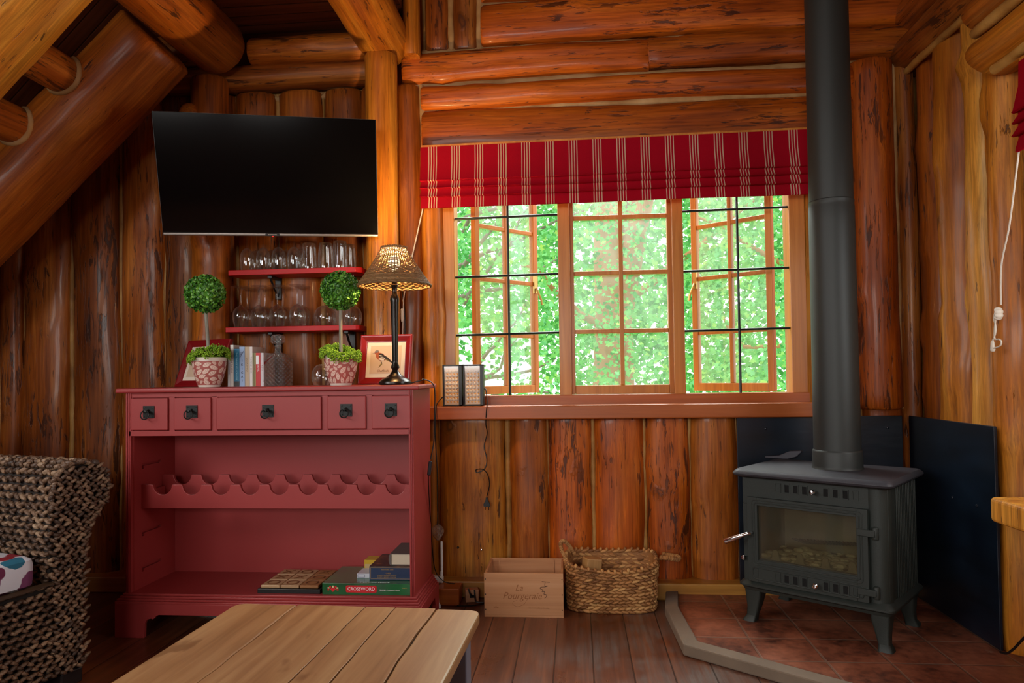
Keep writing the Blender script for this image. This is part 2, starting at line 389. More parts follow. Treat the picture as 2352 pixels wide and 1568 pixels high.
# ---- ceiling, roof slope, the rest of the shell
a = N('ceiling_boards'); o = a.obj(); sp = a.n('SeparateXYZ', {0: o})
u = a.math('DIVIDE', sp.outputs[1], .095); fr = a.math('FRACT', u)
ga = a.ramp(a.math('ABSOLUTE', a.math('SUBTRACT', fr, .5)), [(.44, (0, 0, 0)), (.48, (1, 1, 1))])
pv = a.n('CombineXYZ', {0: sp.outputs[0], 1: sp.outputs[1], 2: a.math('MULTIPLY', a.math('FLOOR', u), 2.7)}).outputs[0]
g = a.noise(a.map(pv, (1.4, 40, 1)), 1, 4, .6)
col = a.ramp(g, [(.3, L4(.10, .022, .008)), (.6, L4(.20, .05, .016))])
col = a.mix(a.math('MULTIPLY', ga, .8), col, L4(.02, .006, .003))
MT['ceil'] = a.bsdf(col, .45, 0, a.bump(a.math('SUBTRACT', 1.0, ga), .4, .006))
bx((-2.75, -2.8, 2.985), (-.90, 3.80, 3.05)).build('ceiling', MT['ceil'], smooth=0, kind='structure')
bx((-.90, -2.8, 3.48), (1.95, 3.98, 3.56)).build('ceiling', MT['ceil'], smooth=0, kind='structure')
WL = empty('wall_left', kind='structure')
rb2 = MB(); RS = [(-3.75, 1.45), (-2.10, 3.12), (-2.10, 3.20), (-3.83, 1.45)]
rb2.prism(RS, -2.8, -1.2, 'y').prism(RS, 1.3, 3.80, 'y').prism([(-3.75, 1.45), (-3.50, 1.703), (-3.50, 1.783), (-3.83, 1.45)], -1.2, 1.3, 'y').prism([(-2.40, 2.816), (-2.10, 3.12), (-2.10, 3.20), (-2.40, 2.896)], -1.2, 1.3, 'y')
rb2.build('roof_boards', MT['ceil'], WL, smooth=0)
bx((-3.85, -2.8, 0), (-3.68, 3.80, 1.50)).build('wall_core', MT['ceil'], WL, smooth=0)
mb = MB()
for lo, hi in (((-3.8, -2.9, 0), (1.95, -2.75, 1.2)), ((-3.8, -2.9, 2.25), (1.95, -2.75, 3.6)), ((-3.8, -2.9, 1.2), (-2.6, -2.75, 2.25)), ((-1.1, -2.9, 1.2), (-.85, -2.75, 2.25)), ((-.12, -2.9, 1.2), (1.95, -2.75, 2.25))):
    mb.box(lo, hi)
mb.build('wall_rear', MT['ceil'], smooth=0, kind='structure')  # right-hand opening is invented, cut for the added front fill
bx((-.92, -2.75, 3.05), (-.88, 3.79, 3.50)).build('trim_1', MT['ceil'], smooth=0, kind='structure')
# ---- posts, joists, rafters, purlins
log('log_post', (-.985, 3.60, 0), (-.985, 3.60, 2.78), .083, .083, (0, -1, 0), MT['loggold'], None, 201, knots=5, bend=.02, tag_=1)
tag(bpy.data.objects['log_post'], 'tall round log post between the television and the striped blind', 'post')
p = log('log_post', (-1.93, 3.64, 0), (-1.93, 3.64, 2.72), .098, .085, (0, -1, 0), MT['log'], None, 202, knots=5, bend=.02)
tag(p, 'round log post rising behind the left half of the television', 'post')
kb = MB().lathe([(0, .012), (.03, .012), (.045, .0), (.058, -.05), (.07, -.10)], 16)
k = kb.build('knot_stub', MT['log'], p, smooth=50); k.matrix_local = Matrix.Translation((.075, .085, 2.53)) @ Matrix.Rotation(radians(-75), 4, 'X')
p = log('upright_board', (-.835, 3.67, 2.80), (-.835, 3.67, 3.46), .042, .05, (0, -1, 0), MT['loggold'], None, 203, ex=2.6, bend=.004)
tag(p, 'short half round upright standing on the wall log beside the right ceiling joist', 'post')
p = log('ceiling_joist', (-.985, 3.74, 2.905), (-.985, -2.7, 2.905), .135, .135, (0, 0, -1), MT['loggold'], None, 204, knots=4, bend=.02, na=36)
tag(p, 'thick golden ceiling joist log resting on the post right of the television', 'beam')
p = log('ceiling_joist', (-1.835, 3.56, 2.86), (-1.835, -2.7, 2.86), .150, .150, (0, 0, -1), MT['log'], None, 205, knots=4, bend=.02, na=36)
tag(p, 'thick brown ceiling joist log ending above the left half of the television', 'beam')
RD = Vector((-.732, 0, -.682))                       # rafters fall to the left
RN = Vector((-.682, 0, .732))
def at_r(px, py, Y): return AY(px, py, Y)
c1 = AY(345, 112, 3.25)
p = log('rafter_log', c1 - RD*.05, c1 + RD*2.0, .186, .186, (0, -1, 0), MT['log'], None, 206, knots=4, na=36)
tag(p, 'thick slanting rafter log falling left from the brown ceiling joist', 'beam')
e0 = AY(85, 88, 2.25); c0 = e0 + RN*.17
p = log('rafter_log', c0 - RD*.9, c0 + RD*1.6, .17, .17, (0, -1, 0), MT['loggold'], None, 207, knots=3, na=36)
tag(p, 'bright yellow slanting rafter log across the top left corner', 'beam')
for i, (px, py, lb) in enumerate(((150, 175, 'highest roof purlin log crossing between the two slanting rafters'), (40, 290, 'middle roof purlin log crossing between the two slanting rafters'), (-40, 372, 'lowest roof purlin log at the left edge between the slanting rafters'))):
    c = AY(px, py, 3.09)
    p = log('roof_purlin', (c.x, 3.42, c.z), (c.x, -2.7, c.z), .088, .088, (0, 0, -1), MT['logdark'], None, 210+i, knots=2, bend=.0, rough=.02)
    tag(p, lb, 'beam', 'roof purlins on the slanting rafters')
    pts = []                                            # mortar where the purlin runs into the rafter
    for k in range(40):
        t = 2*pi*k/40; px_, pz_ = c.x+.088*cos(t), c.z+.088*sin(t)
        w_ = Vector((px_-c1.x, 0, pz_-c1.z)); dd = w_.dot(RN)
        if abs(dd) < .186:
            y_ = 3.25-sqrt(.186**2-dd*dd)
            if y_ < 3.40: pts.append((RN.dot(Vector((cos(t), 0, sin(t)))), Vector((px_, y_-.004, pz_)), t))
    if len(pts) > 3:
        ks = [q[2] for q in pts]; gap_ = max(range(len(ks)), key=lambda n_: (ks[(n_+1) % len(ks)]-ks[n_]) % (2*pi))
        seq = [q[1] for q in pts[gap_+1:]+pts[:gap_+1]]
        mring = MB().tube(seq, [.014+.004*noise.noise((n_*.7, i, 0)) for n_ in range(len(seq))], 8).build('chinking_ring', MT['chink'], p, smooth=60)
        mring.matrix_local = p.matrix_basis.inverted()
# ---- hearth
HE = empty('hearth', (0, 0, 0), label='raised terracotta tiled hearth with a grey kerb under the black stove', cat='hearth')
pts = [(.44, 3.77), (.39, 3.40), (.405, 2.935), (1.66, 1.955)]
inn = [(.50, 3.77), (.45, 3.40), (.468, 2.965), (1.66, 2.035)]
mb = MB(); vs = []; fs = []
for (x, y), (u, v) in zip(pts, inn): vs += [(x, y, 0), (x, y, .046), (u, v, .05), (u, v, 0)]
for i in range(3):
    for q in range(4): fs.append((i*4+q, i*4+(q+1) % 4, i*4+4+(q+1) % 4, i*4+4+q))
mb.add(vs, fs).build('kerb', plain('kerb_concrete', (118, 102, 86), .85, var=.35, bump=.5, bscale=60), HE, smooth=0, bevel=.006)
a = N('hearth_tiles'); o = a.obj(); sp = a.n('SeparateXYZ', {0: o})
fx = a.math('FRACT', a.math('DIVIDE', a.math('SUBTRACT', sp.outputs[0], .685-.232*20), .232)); fy = a.math('FRACT', a.math('DIVIDE', a.math('SUBTRACT', sp.outputs[1], 3.28-.232*30), .232))
def edg(f): return a.math('ABSOLUTE', a.math('SUBTRACT', f, .5))
jm = a.ramp(a.math('MAXIMUM', edg(fx), edg(fy)), [(.474, (0, 0, 0)), (.486, (1, 1, 1))])
st = a.noise(o, 4.5, 5, .65); fine = a.noise(o, 40, 3)
col = a.ramp(a.math('ADD', a.math('MULTIPLY', st, .7), a.math('MULTIPLY', fine, .3)), [(.38, L4(.07, .022, .013)), (.5, L4(.22, .066, .032)), (.64, L4(.36, .12, .06))])
chip = a.ramp(a.noise(o, 13, 4, .7), [(.67, (0, 0, 0)), (.70, (1, 1, 1))])
col = a.mix(a.math('MULTIPLY', chip, .5), col, L4(.38, .24, .17))
col = a.mix(a.math('MULTIPLY', jm, .7), col, L4(.20, .13, .09))
MT['tile'] = a.bsdf(col, a.math('MULTIPLY_ADD', st, .4, .25), 0, a.bump(a.math('SUBTRACT', fine, a.math('MULTIPLY', jm, 1.5)), .35, .003))
MB().prism([(x, y) for x, y in inn] + [(1.72, 2.0), (1.72, 3.77)], .0, .034, 'z').build('tile_slab', MT['tile'], HE, smooth=0)
# heat shields
a = N('shield_board'); o = a.obj()
col = a.ramp(a.noise(a.map(o, (3, 3, 9)), 1, 4), [(.3, L4(.003, .005, .009)), (.7, L4(.006, .013, .026))])
MT['shield'] = a.bsdf(col, .34, 0, a.bump(a.noise(a.map(o, (8, 8, 30)), 1, 4), .2, .004), .1)
def screws(par, pts, ax):
    for p in pts:
        M = Matrix.Translation(p) @ (Matrix.Rotation(pi/2, 4, 'X') if ax == 'y' else Matrix.Rotation(-pi/2, 4, 'Y'))
        MB().lathe([(.007, 0), (.006, .003), (.0, .005)], 10, M).build('screw', MT['shield'], par)
h1 = empty('heat_shield', (1.18, 3.67, .04), label='black heat shield board on the window wall behind the stove', cat='heat shield')
bx((-.39, 0, 0), (.40, .012, .86)).build('board', MT['shield'], h1, smooth=0, bevel=.002)
screws(h1, [(-.25, 0, .80), (.33, 0, .80)], 'y')
h2 = empty('heat_shield', (1.605, 3.32, .04), label='blue black heat shield board on the right wall beside the stove', cat='heat shield')
bx((0, -.375, 0), (.012, .34, .86)).build('board', MT['shield'], h2, smooth=0, bevel=.002)
screws(h2, [(0, -.05, .53), (0, -.24, .53)], 'x')
# ---- window
W = empty('window_1', kind='structure')
a = N('window_glass')
tr = a.n('BsdfTransparent', {'Color': (.97, .985, .97, 1)}).outputs[0]; gl = a.n('BsdfGlossy', {'Roughness': .02, 'Color': (.9, .95, 1, 1)}).outputs[0]
hz = a.n('BsdfTranslucent', {'Color': (.92, 1, .92, 1)}).outputs[0]
fz = a.math('MULTIPLY_ADD', a.math('POWER', a.n('LayerWeight', {'Blend': .5}).outputs['Facing'], 5.0), .9, .05)
m1 = a.n('MixShader', {0: a.math('MULTIPLY_ADD', a.noise(a.obj(), 6, 3), .09, .0), 1: tr, 2: hz}).outputs[0]
MT['glass'] = a.surf(a.n('MixShader', {0: fz, 1: m1, 2: gl}).outputs[0])
Z0, Z1 = .962, 2.30
mb = MB().box((-.715, 3.765, Z0), (-.637, 3.88, Z1)).box((1.092, 3.765, Z0), (1.172, 3.88, Z1))
mb.build('jamb', MT['frame'], W, smooth=0, bevel=.004)
bx((-.715, 3.765, Z1-.08), (1.172, 3.88, Z1)).build('head', MT['framex'], W, smooth=0, bevel=.004)
bx((-.72, 3.755, Z0-.03), (1.18, 3.89, 1.016)).build('bottom_rail', MT['framex'], W, smooth=0, bevel=.004)
for x0, x1 in ((-.088, -.026), (.503, .560)): bx((x0, 3.77, 1.01), (x1, 3.88, Z1)).build('mullion', MT['frame'], W, smooth=0, bevel=.004)
ROWS = (1.95, 1.655, 1.347)
def sash(L, mid, loc, rz, th=.036, st=.034):
    z0, z1 = 1.018, 2.25
    s = MB().box((0, -th/2, z0), (st, th/2, z1)).box((L-st, -th/2, z0), (L, th/2, z1)).box((st, -th/2, z0), (L-st, th/2, z0+.045)).box((st, -th/2, z1-.04), (L-st, th/2, z1))
    s.box((mid-.011, -th/2+.003, z0+.045), (mid+.011, th/2-.003, z1-.04))
    for z in ROWS: s.box((st, -th/2+.005, z-.011), (L-st, th/2-.005, z+.011))
    o = s.build('sash', MT['frame'], W, loc, (0, 0, rz), smooth=0, bevel=.003)
    bx((.01, -.002, z0+.01), (L-.01, .002, z1-.01)).build('pane', MT['glass'], o, smooth=0)
    return o
s0 = sash(.54, .273, (-.032, 3.82, 0), 0, st=.026)
s1 = sash(.475, .235, (-.556, 3.89, 0), radians(47)); s2 = sash(.475, .24, (1.045, 3.90, 0), radians(180-39))
MT['brass'] = plain('brass', (205, 175, 110), .3, .9)
MT['iron'] = plain('black_iron', (28, 30, 29), .42, .4, bump=.2, bscale=120)
for s, sg in ((s1, 1), (s2, -1)):
    h = MB().box((.44, -sg*.018-.006, 1.60), (.462, -sg*.018+.006, 1.70)); h.tube([(.45, -sg*.03, 1.63), (.47, -sg*.05, 1.56), (.475, -sg*.05, 1.53)], .006, 8)
    h.build('catch', MT['brass'], s, smooth=30)
bar = plain('guard_bar_paint', (34, 44, 40), .4, .3)
for x0, x1, xv in ((-.66, -.06, -.352), (.53, 1.11, .838)):
    for z in (1.965, 1.652, 1.342): MB().tube([(x0, 3.785, z-.004), (x1, 3.785, z+.002)], .0065, 8).build('guard_bar', bar, W)
    MB().tube([(xv, 3.785, 1.0), (xv, 3.785, 2.25)], .0065, 8).build('guard_bar', bar, W)
bx((-.80, 3.635, .898), (1.36, 3.80, .968)).build('trim_2', MT['framex'], smooth=0, bevel=.006, kind='structure')
W2 = empty('window_2', kind='structure')
MB().box((1.76, 1.35, .85), (1.90, 1.43, 2.28)).box((1.76, 2.58, .85), (1.90, 2.66, 2.28)).build('jamb', MT['frame'], W2, smooth=0, bevel=.004)
MB().box((1.70, 1.35, .85), (1.92, 2.66, .93)).build('bottom_rail', MT['framex'], W2, smooth=0, bevel=.004); bx((1.76, 1.43, 2.20), (1.90, 2.58, 2.28)).build('head', MT['framex'], W2, smooth=0, bevel=.004)
mb = MB()
for y in (1.99, ): mb.box((1.79, y-.03, .93), (1.87, y+.03, 2.20))
mb.build('mullion', MT['frame'], W2, smooth=0, bevel=.003)
for y0, y1 in ((1.43, 1.96), (2.02, 2.58)):
    s = MB().box((1.81, y0, .93), (1.85, y0+.04, 2.2)).box((1.81, y1-.04, .93), (1.85, y1, 2.2)).box((1.81, y0+.04, .93), (1.85, y1-.04, .975)).box((1.81, y0+.04, 2.155), (1.85, y1-.04, 2.2)).box((1.816, (y0+y1)/2-.011, .975), (1.844, (y0+y1)/2+.011, 2.155))
    for z in (1.27, 1.57, 1.87): s.box((1.82, y0+.04, z-.011), (1.84, y1-.04, z+.011))
    o = s.build('sash', MT['frame'], W2, smooth=0, bevel=.003); bx((1.828, y0+.01, .95), (1.832, y1-.01, 2.18)).build('pane', MT['glass'], o, smooth=0)
# ---- outdoors
a = N('leaves'); o = a.obj(); g = a.n('NewGeometry')
rp = g.outputs['Random Per Island']
col = a.ramp(rp, [(0, L4(.05, .22, .07)), (.3, L4(.11, .38, .12)), (.6, L4(.20, .52, .20)), (.85, L4(.16, .46, .26)), (1, L4(.38, .62, .18))])
d = a.n('BsdfDiffuse', {'Color': col}).outputs[0]; t = a.n('BsdfTranslucent', {'Color': a.mix(1, col, (1.2, 1.2, .9, 1), 'MULTIPLY')}).outputs[0]
MT['leaf'] = a.surf(a.n('MixShader', {0: .5, 1: d, 2: t}).outputs[0])
MT['bark'] = plain('bark', (158, 112, 76), .9, var=.4, bump=.8, bscale=14)
STAR = [(0, 0), (.22, .12), (.55, .02), (.48, .3), (.62, .62), (.3, .62), (0, 1.05), (-.3, .62), (-.62, .62), (-.48, .3), (-.55, .02), (-.22, .12)]
def foliage(box, n, dens, seed, size=(.026, .048)):
    rs = random.Random(seed); mb = MB(); k = 0; tries = 0
    while k < n and tries < n*40:
        tries += 1
        p = Vector([rs.uniform(box[i], box[i+3]) for i in range(3)])
        v = noise.noise(p*1.5 + Vector((seed, 0, 0))) + .45*noise.noise(p*4.0)
        if v < dens(p): continue
        s = rs.uniform(*size)*(.8+.04*p.y)
        rot = Matrix.Rotation(rs.uniform(-1.1, 1.1), 3, 'X') @ Matrix.Rotation(rs.uniform(0, 6.3), 3, 'Y') @ Matrix.Rotation(rs.uniform(-.9, .9), 3, 'Z')
        cup = rs.uniform(-.25, .25)
        vs = [p + rot @ (Vector((x, cup*x*x, y-.4))*s) for x, y in STAR]
        mb.add(vs, [tuple(range(12))]); k += 1
    return mb
def branch(mb, p0, p1, r0, r1, seed, w=.12):
    p0, p1 = Vector(p0), Vector(p1); n = 12
    pts = [p0.lerp(p1, i/n) + Vector((noise.noise((seed, i*.35, 0)), noise.noise((seed, i*.35, 4)), noise.noise((seed, i*.35, 9))))*w*min(1, i/3) for i in range(n+1)]
    mb.tube(pts, [r0+(r1-r0)*i/n for i in range(n+1)], 10); return mb
G = -.6
t4 = empty('distant_tree', (.6, 15, G), label='pale hazy tree crowns far behind the maple trees', cat='tree')
mb = MB(); branch(mb, (.2, 0, 0), (.3, 0, 5.2), .3, .2, 61, .1); mb.build('trunk', MT['bark'], t4, smooth=60)
q = foliage((-3.6, 12.5, -.3, 6.2, 16, 6.2), 14000, lambda p: -.25 + .35*max(0, 1.2-p.x)*max(0, 1.0-max(0, p.z-1.2)*.9)*.6, 29, (.065, .105)).build('foliage', MT['leaf'], t4, smooth=0, fix=False); q.location = -Vector((.6, 15, G))
t1 = empty('maple_tree', (.9, 9.2, G), label='maple tree with a thick brown trunk behind the middle window panes', cat='tree', group='trees outside the window')
loc = Vector((.9, 9.2, G)); tb = AY(1400, 780, 9.2); tt = AY(1420, 480, 9.2)
mb = MB(); branch(mb, Vector((tb.x, 9.2, G)), Vector((tb.x+.05, 9.2, tb.z)), .30, .25, 1, .04); branch(mb, (tb.x+.05, 9.2, tb.z-.1), (tt.x-.10, 9.2, tt.z+1.2), .24, .19, 2, .05); branch(mb, (tb.x+.1, 9.2, tb.z+.2), (tt.x+.55, 9.1, tt.z+1.4), .18, .13, 3, .05)
branch(mb, (tb.x+.1, 9.2, 1.9), (2.2, 8.6, 3.2), .06, .02, 4); branch(mb, (tb.x, 9.2, 1.6), (-.6, 8.2, 2.4), .06, .015, 5)
q = mb.build('trunk', MT['bark'], t1, smooth=60); q.location = -loc
q = foliage((-.5, 5.6, .1, 2.1, 8.9, 4.2), 8200, lambda p: -.12 + .30*max(0, 1-abs(p.x-.95)/.4)*(p.z > 1.5), 21).build('foliage', MT['leaf'], t1, smooth=0, fix=False); q.location = -loc
t2 = empty('maple_tree', (-2.3, 8.6, G), label='maple tree with bare grey branches behind the left open sash', cat='tree', group='trees outside the window')
loc = Vector((-2.3, 8.6, G)); mb = MB()
branch(mb, (-3.4, 8.6, G), (-3.3, 8.6, 4.2), .2, .14, 11, .1)
for i, (z0, x1, y1, z1) in enumerate(((.8, -.2, 7.8, 1.25), (1.4, -.1, 8.4, 2.5), (1.8, .1, 8.2, 3.0), (.5, -.3, 8.0, .95), (2.4, -.2, 7.6, 3.2))):
    branch(mb, (-3.3, 8.6, z0-.2), (x1, y1, z1), .05, .012, 20+i, .18); branch(mb, (-1.3, 8.3, (z0+z1)/2), (x1-.3, y1-.4, z1+.6), .025, .008, 30+i, .14)
q = mb.build('trunk', plain('grey_bark', (120, 112, 104), .9, var=.3), t2, smooth=60); q.location = -loc
q = foliage((-2.6, 5.4, -.3, -.1, 9.2, 4.2), 5600, lambda p: .02 - .12*max(0, -.6-p.x) + .12*max(0, 1.6-p.z), 22).build('foliage', MT['leaf'], t2, smooth=0, fix=False); q.location = -loc
t3 = empty('maple_tree', (3.6, 8.2, G), label='dense leafy maple tree behind the right open sash', cat='tree', group='trees outside the window')
loc = Vector((3.6, 8.2, G)); mb = MB()
branch(mb, (3.6, 8.2, G), (3.5, 8.2, 4.2), .22, .16, 41, .1)
for i, (z0, x1, y1, z1) in enumerate(((.8, 1.4, 7.2, 1.6), (1.5, 1.2, 7.6, 2.8), (2.0, 1.6, 7.0, 3.4))): branch(mb, (3.55, 8.2, z0), (x1, y1, z1), .06, .012, 50+i, .2)
q = mb.build('trunk', MT['bark'], t3, smooth=60); q.location = -loc
q = foliage((1.2, 5.2, -.4, 4.2, 9.2, 4.2), 9500, lambda p: -.2, 23).build('foliage', MT['leaf'], t3, smooth=0, fix=False); q.location = -loc
bx((-14, 4.05, G-.1), (16, 40, G)).build('lawn', plain('lawn_grass', (190, 215, 140), .9, var=.2), smooth=0, kind='structure')
# ================================================================ CABINET
MT['cab'] = plain('raspberry_paint', (156, 51, 50), .45, var=.05, bump=.06, bscale=260, coat=.05)
CX0, CY0 = -1.35, 3.04
K = empty('wine_cabinet', (CX0, CY0, 0), label='raspberry red painted wine cabinet with five drawers and a scalloped bottle rack', cat='cabinet')
def lx(X): return X-CX0
TOPZ = 1.088
bx((-.688, -.024, 1.068), (.680, .36, TOPZ)).build('top', MT['cab'], K, smooth=0, bevel=.006, seg=3)
# sides: the left one has routed bottle slots
mb = MB().box((.630, .002, .16), (.648, .352, 1.068))
for y0, y1 in ((-.006, .016), ): mb.box((.628, y0, .16), (.650, y1, 1.068))
mb.box((.6335, -.010, .16), (.6375, -.005, 1.066)).box((.6415, -.010, .16), (.6445, -.005, 1.066))
mb.build('side_panel', MT['cab'], K, smooth=0, bevel=.0015)
mb = MB().box((-.650, .002, .16), (-.638, .352, 1.068)).box((-.650, -.006, .16), (-.628, .016, 1.068))
mb.box((-.6445, -.010, .16), (-.6415, -.005, 1.066)).box((-.6375, -.010, .16), (-.6335, -.005, 1.066))
zl = [.735, .43, .27]; zprev = .88
for z in zl:                                        # liner strips around three slots
    mb.box((-.638, .016, z+.010), (-.626, .352, zprev)); mb.box((-.638, .016, z-.014), (-.626, .075, z+.010)); mb.box((-.638, .225, z-.002), (-.626, .352, z+.010)); mb.box((-.638, .092, z-.014), (-.626, .352, z-.002))
    zprev = z-.014
mb.box((-.638, .016, .17), (-.626, .352, zprev))
mb.build('side_panel', MT['cab'], K, smooth=0)
bx((-.640, .345, .16), (.640, .358, 1.068)).build('back_panel', MT['cab'], K, smooth=0)
mb = MB().box((-.640, .0, 1.046), (.640, .02, 1.068)).box((-.640, -.006, .876), (.640, .345, .898)).box((-.640, .012, .898), (.640, .03, 1.046))
for x in (-.4385, -.2415, .2585, .4560): mb.box((x-.0135, .0, .895), (x+.0135, .02, 1.05))
mb.box((-.640, 0, .895), (-.622, .02, 1.05)).box((.636, 0, .895), (.640, .02, 1.05))
mb.build('drawer_rail', MT['cab'], K, smooth=0, bevel=.001)
for x0, x1 in ((-1.974, -1.803), (-1.774, -1.604), (-1.579, -1.105), (-1.078, -.907), (-.881, -.711)):
    d = bx((lx(x0), -.011, .902), (lx(x1), .009, 1.043)).build('drawer', MT['cab'], K, smooth=0, bevel=.003)
    c = (lx(x0)+lx(x1))/2; z = .982
    h = MB().box((c-.026, -.0145, z-.026), (c+.026, -.011, z+.028))
    for sx in (-.019, .019):
        for sz in (-.018, .020): h.lathe([(.0035, 0), (.003, .0015), (0, .002)], 8, Matrix.Translation((c+sx, -.0145, z+sz)) @ Matrix.Rotation(pi/2, 4, 'X'))
    h.lathe([(.009, 0), (.006, .004), (.005, .022), (.0075, .026), (.0075, .031), (0, .034)], 12, Matrix.Translation((c, -.0145, z+.004)) @ Matrix.Rotation(pi/2, 4, 'X'))
    rg = [(c+.0185*cos(t*2*pi/28), -.041-.006*(1-sin(t*2*pi/28))/2, z-.011+.0185*sin(t*2*pi/28)) for t in range(28)]
    h.tube(rg, .0029, 8, closed=True)
    h.build('handle', MT['iron'], d, smooth=40, label='black iron ring pull on a square plate')
bx((-.640, -.004, .160), (.640, .345, .185)).build('bottom_shelf', MT['cab'], K, smooth=0, bevel=.002)
# scalloped rack: two boards
def rack(yl, z0, z1, r, cx, x0, x1):
    top = []; top.append((x0, z1))
    for c in cx:
        if c-r < x0+.004: continue
        if c+r > x1-.004: break
        top.append((c-r-.006, z1)); top.append((c-r-.001, z1-.002))
        for k in range(1, 14): t = pi+pi*k/14; top.append((c+r*cos(t), z1-.003+r*sin(t)))
        top.append((c+r+.001, z1-.002)); top.append((c+r+.006, z1))
    top.append((x1, z1)); poly = [(x0, z0), (x1, z0)] + top[::-1]
    return MB().prism(poly, yl, yl+.016, 'y')
zt = AY(600, 1112.5, 3.11).z; zb = AY(600, 1168, 3.11).z
cxs = [lx(AY(440+66.95*i, 1130, 3.11).x) for i in range(-2, 9)]
rack(.07, zb, zt, .043, cxs, -.636, .630).build('rack_front', MT['cab'], K, smooth=0, bevel=.002)
cxs2 = [lx(AY(452+66.95*i, 1130, 3.11).x) for i in range(-2, 9)]
rk = rack(.235, zb+.012, zt+.022, .043, cxs, -.626, .630).box((-.6262, .0865, zb+.002), (-.610, .234, zt-.03)); rk.build('rack_back', MT['cab'], K, smooth=0, bevel=.002)
# plinth
mb = MB()
for o_, z0, z1 in ((.012, .176, .186), (.019, .166, .176), (.028, .157, .166), (.034, .147, .157)): mb.box((-.650-o_, -o_, z0), (.648+o_*.8, .352, z1))
mb.build('plinth_moulding', MT['cab'], K, smooth=0, bevel=.002)
def half(s):
    return [(s*.682, .148), (s*.682, 0), (s*.547, 0), (s*.545, .060), (s*.540, .072), (s*.528, .082), (s*.515, .085), (s*.507, .081), (s*.498, .088), (s*.490, .098), (s*.478, .101)]
l, r = half(-1), half(1)
mb = MB().prism(l + r[::-1], -.036, -.018, 'y')
for s in (-1, 1):
    mb.prism([(-.018, .148), (-.018, 0), (.08, 0), (.085, .06), (.11, .1), (.26, .1), (.28, .06), (.285, 0), (.352, 0), (.352, .148)], s*.682, s*.664, 'x')
mb.build('bracket_plinth', MT['cab'], K, smooth=0, bevel=.0015)
# ================================================================ BOARD GAMES IN THE CABINET
SZ = .1855
MT['black'] = plain('black_plastic', (14, 14, 15), .4)
MT['white'] = plain('white_plastic', (228, 226, 220), .4)
MT['ivory'] = plain('paper_pages', (206, 192, 168), .8)
g = empty('noughts_and_crosses_board', (-1.155, 3.055, SZ), label='black tray of nine pale wooden noughts and crosses tiles on the cabinet floor', cat='board game')
L0 = AY(591, 1350, 3.055).x+1.155; L1 = L0+.283
mb = MB().box((L0, 0, 0), (L1, .27, .020)); mb.build('tray', MT['black'], g, smooth=0, bevel=.002)
tw = plank_mat('tile_wood', L4(.30, .16, .07), L4(.46, .28, .14), L4(.55, .36, .19), 0, .6); tm = plain('tile_mark', (110, 66, 36), .7); tb_ = plank_mat('tile_wood_brown', L4(.20, .075, .02), L4(.31, .13, .04), L4(.40, .19, .07), 0, .6)
w = (L1-L0-.02)/3
for i in range(3):
    for j in range(3):
        x = L0+.010+w*i; y = .008+.085*j
        tl = bx((x+.002, y+.002, .0205), (x+w-.002, y+.083, .034)).build('tile', tb_ if i == 2 else tw, g, smooth=0, bevel=.003)
        cxx, cyy = x+w/2, y+.042
        q = MB()
        if (i, j) in ((0, 0), (1, 0), (1, 2), (2, 0), (2, 1)):
            q.tube([(cxx+.025*cos(t*pi/10), cyy+.025*sin(t*pi/10), .0342) for t in range(20)], .003, 5, closed=True)
        else:
            q.tube([(cxx-.022, cyy-.022, .0342), (cxx+.022, cyy+.022, .0342)], .003, 5).tube([(cxx-.022, cyy+.022, .0342), (cxx+.022, cyy-.022, .0342)], .003, 5)
        q.build('mark', tm, tl)
P0 = AY(740, 1350, 3.05).x; P1 = AY(946, 1350, 3.05).x
gw = P1-P0
g = empty('crossword_game_box', ((P0+P1)/2, 3.05, SZ), label='flat green CROSSWORD game box lying under the other boxes', cat='game box')
a = N('green_box'); o = a.obj(); sp = a.n('SeparateXYZ', {0: o})
col = a.ramp(a.noise(o, 9, 2), [(.35, lin(4, 70, 30)), (.65, lin(10, 104, 48))])
MT['gbox'] = a.bsdf(col, .22, coat=.3)
bx((-gw/2, 0, 0), (gw/2, .27, .050)).build('box', MT['gbox'], g, smooth=0, bevel=.0015)
rb_ = plain('crimson_print', (206, 30, 40), .35); wt = plain('white_print', (238, 238, 236), .4)
mb = MB(); cx = -gw/2+gw*.438
rr = [(cx+sx*.062+.006*cos(t), .026+sz*.009+.006*sin(t)) for sx, sz, t0 in ((1, 1, 0), (-1, 1, pi/2), (-1, -1, pi), (1, -1, 3*pi/2)) for t in [t0+k*pi/8 for k in range(5)]]
mb.prism(rr, -.0006, .0, 'y').build('logo_panel', rb_, g, smooth=0)
text('CROSSWORD', .0215, g, (cx, -.0010, .026), mat=wt, xs=.90)
text('BRAND Crossword Game', .0080, g, (gw*.255, -.0006, .022), mat=wt)
text('EVERY WORD COUNTS!', .012, g, (.03, .018, .0503), rot=(0, 0, 0), mat=wt)
text('AGES 8+', .006, g, (gw*.42, -.0006, .032), mat=plain('gold_print', (200, 180, 90), .4))
em = MB(); ex0 = -gw/2+.048
for k in range(7):
    t = pi*(k-3)/5.2; em.prism([(ex0+.021*sin(t)-.004, .025+.010*cos(t)-.004), (ex0+.021*sin(t)+.004, .025+.010*cos(t)-.004), (ex0+.021*sin(t)+.004, .025+.010*cos(t)+.004), (ex0+.021*sin(t)-.004, .025+.010*cos(t)+.004)], -.0007, 0, 'y', k % 2)
em.prism([(ex0-.012, .024), (ex0, .012), (ex0+.012, .024), (ex0+.006, .03), (ex0-.006, .03)], -.001, 0, 'y', 0)
em.build('emblem', [rb_, plain('cream_print', (226, 200, 150), .5)], g, smooth=0)
mb = MB().box((.0, .17, .0500), (.075, .21, .0506)); mb.build('logo_panel', rb_, g, smooth=0)
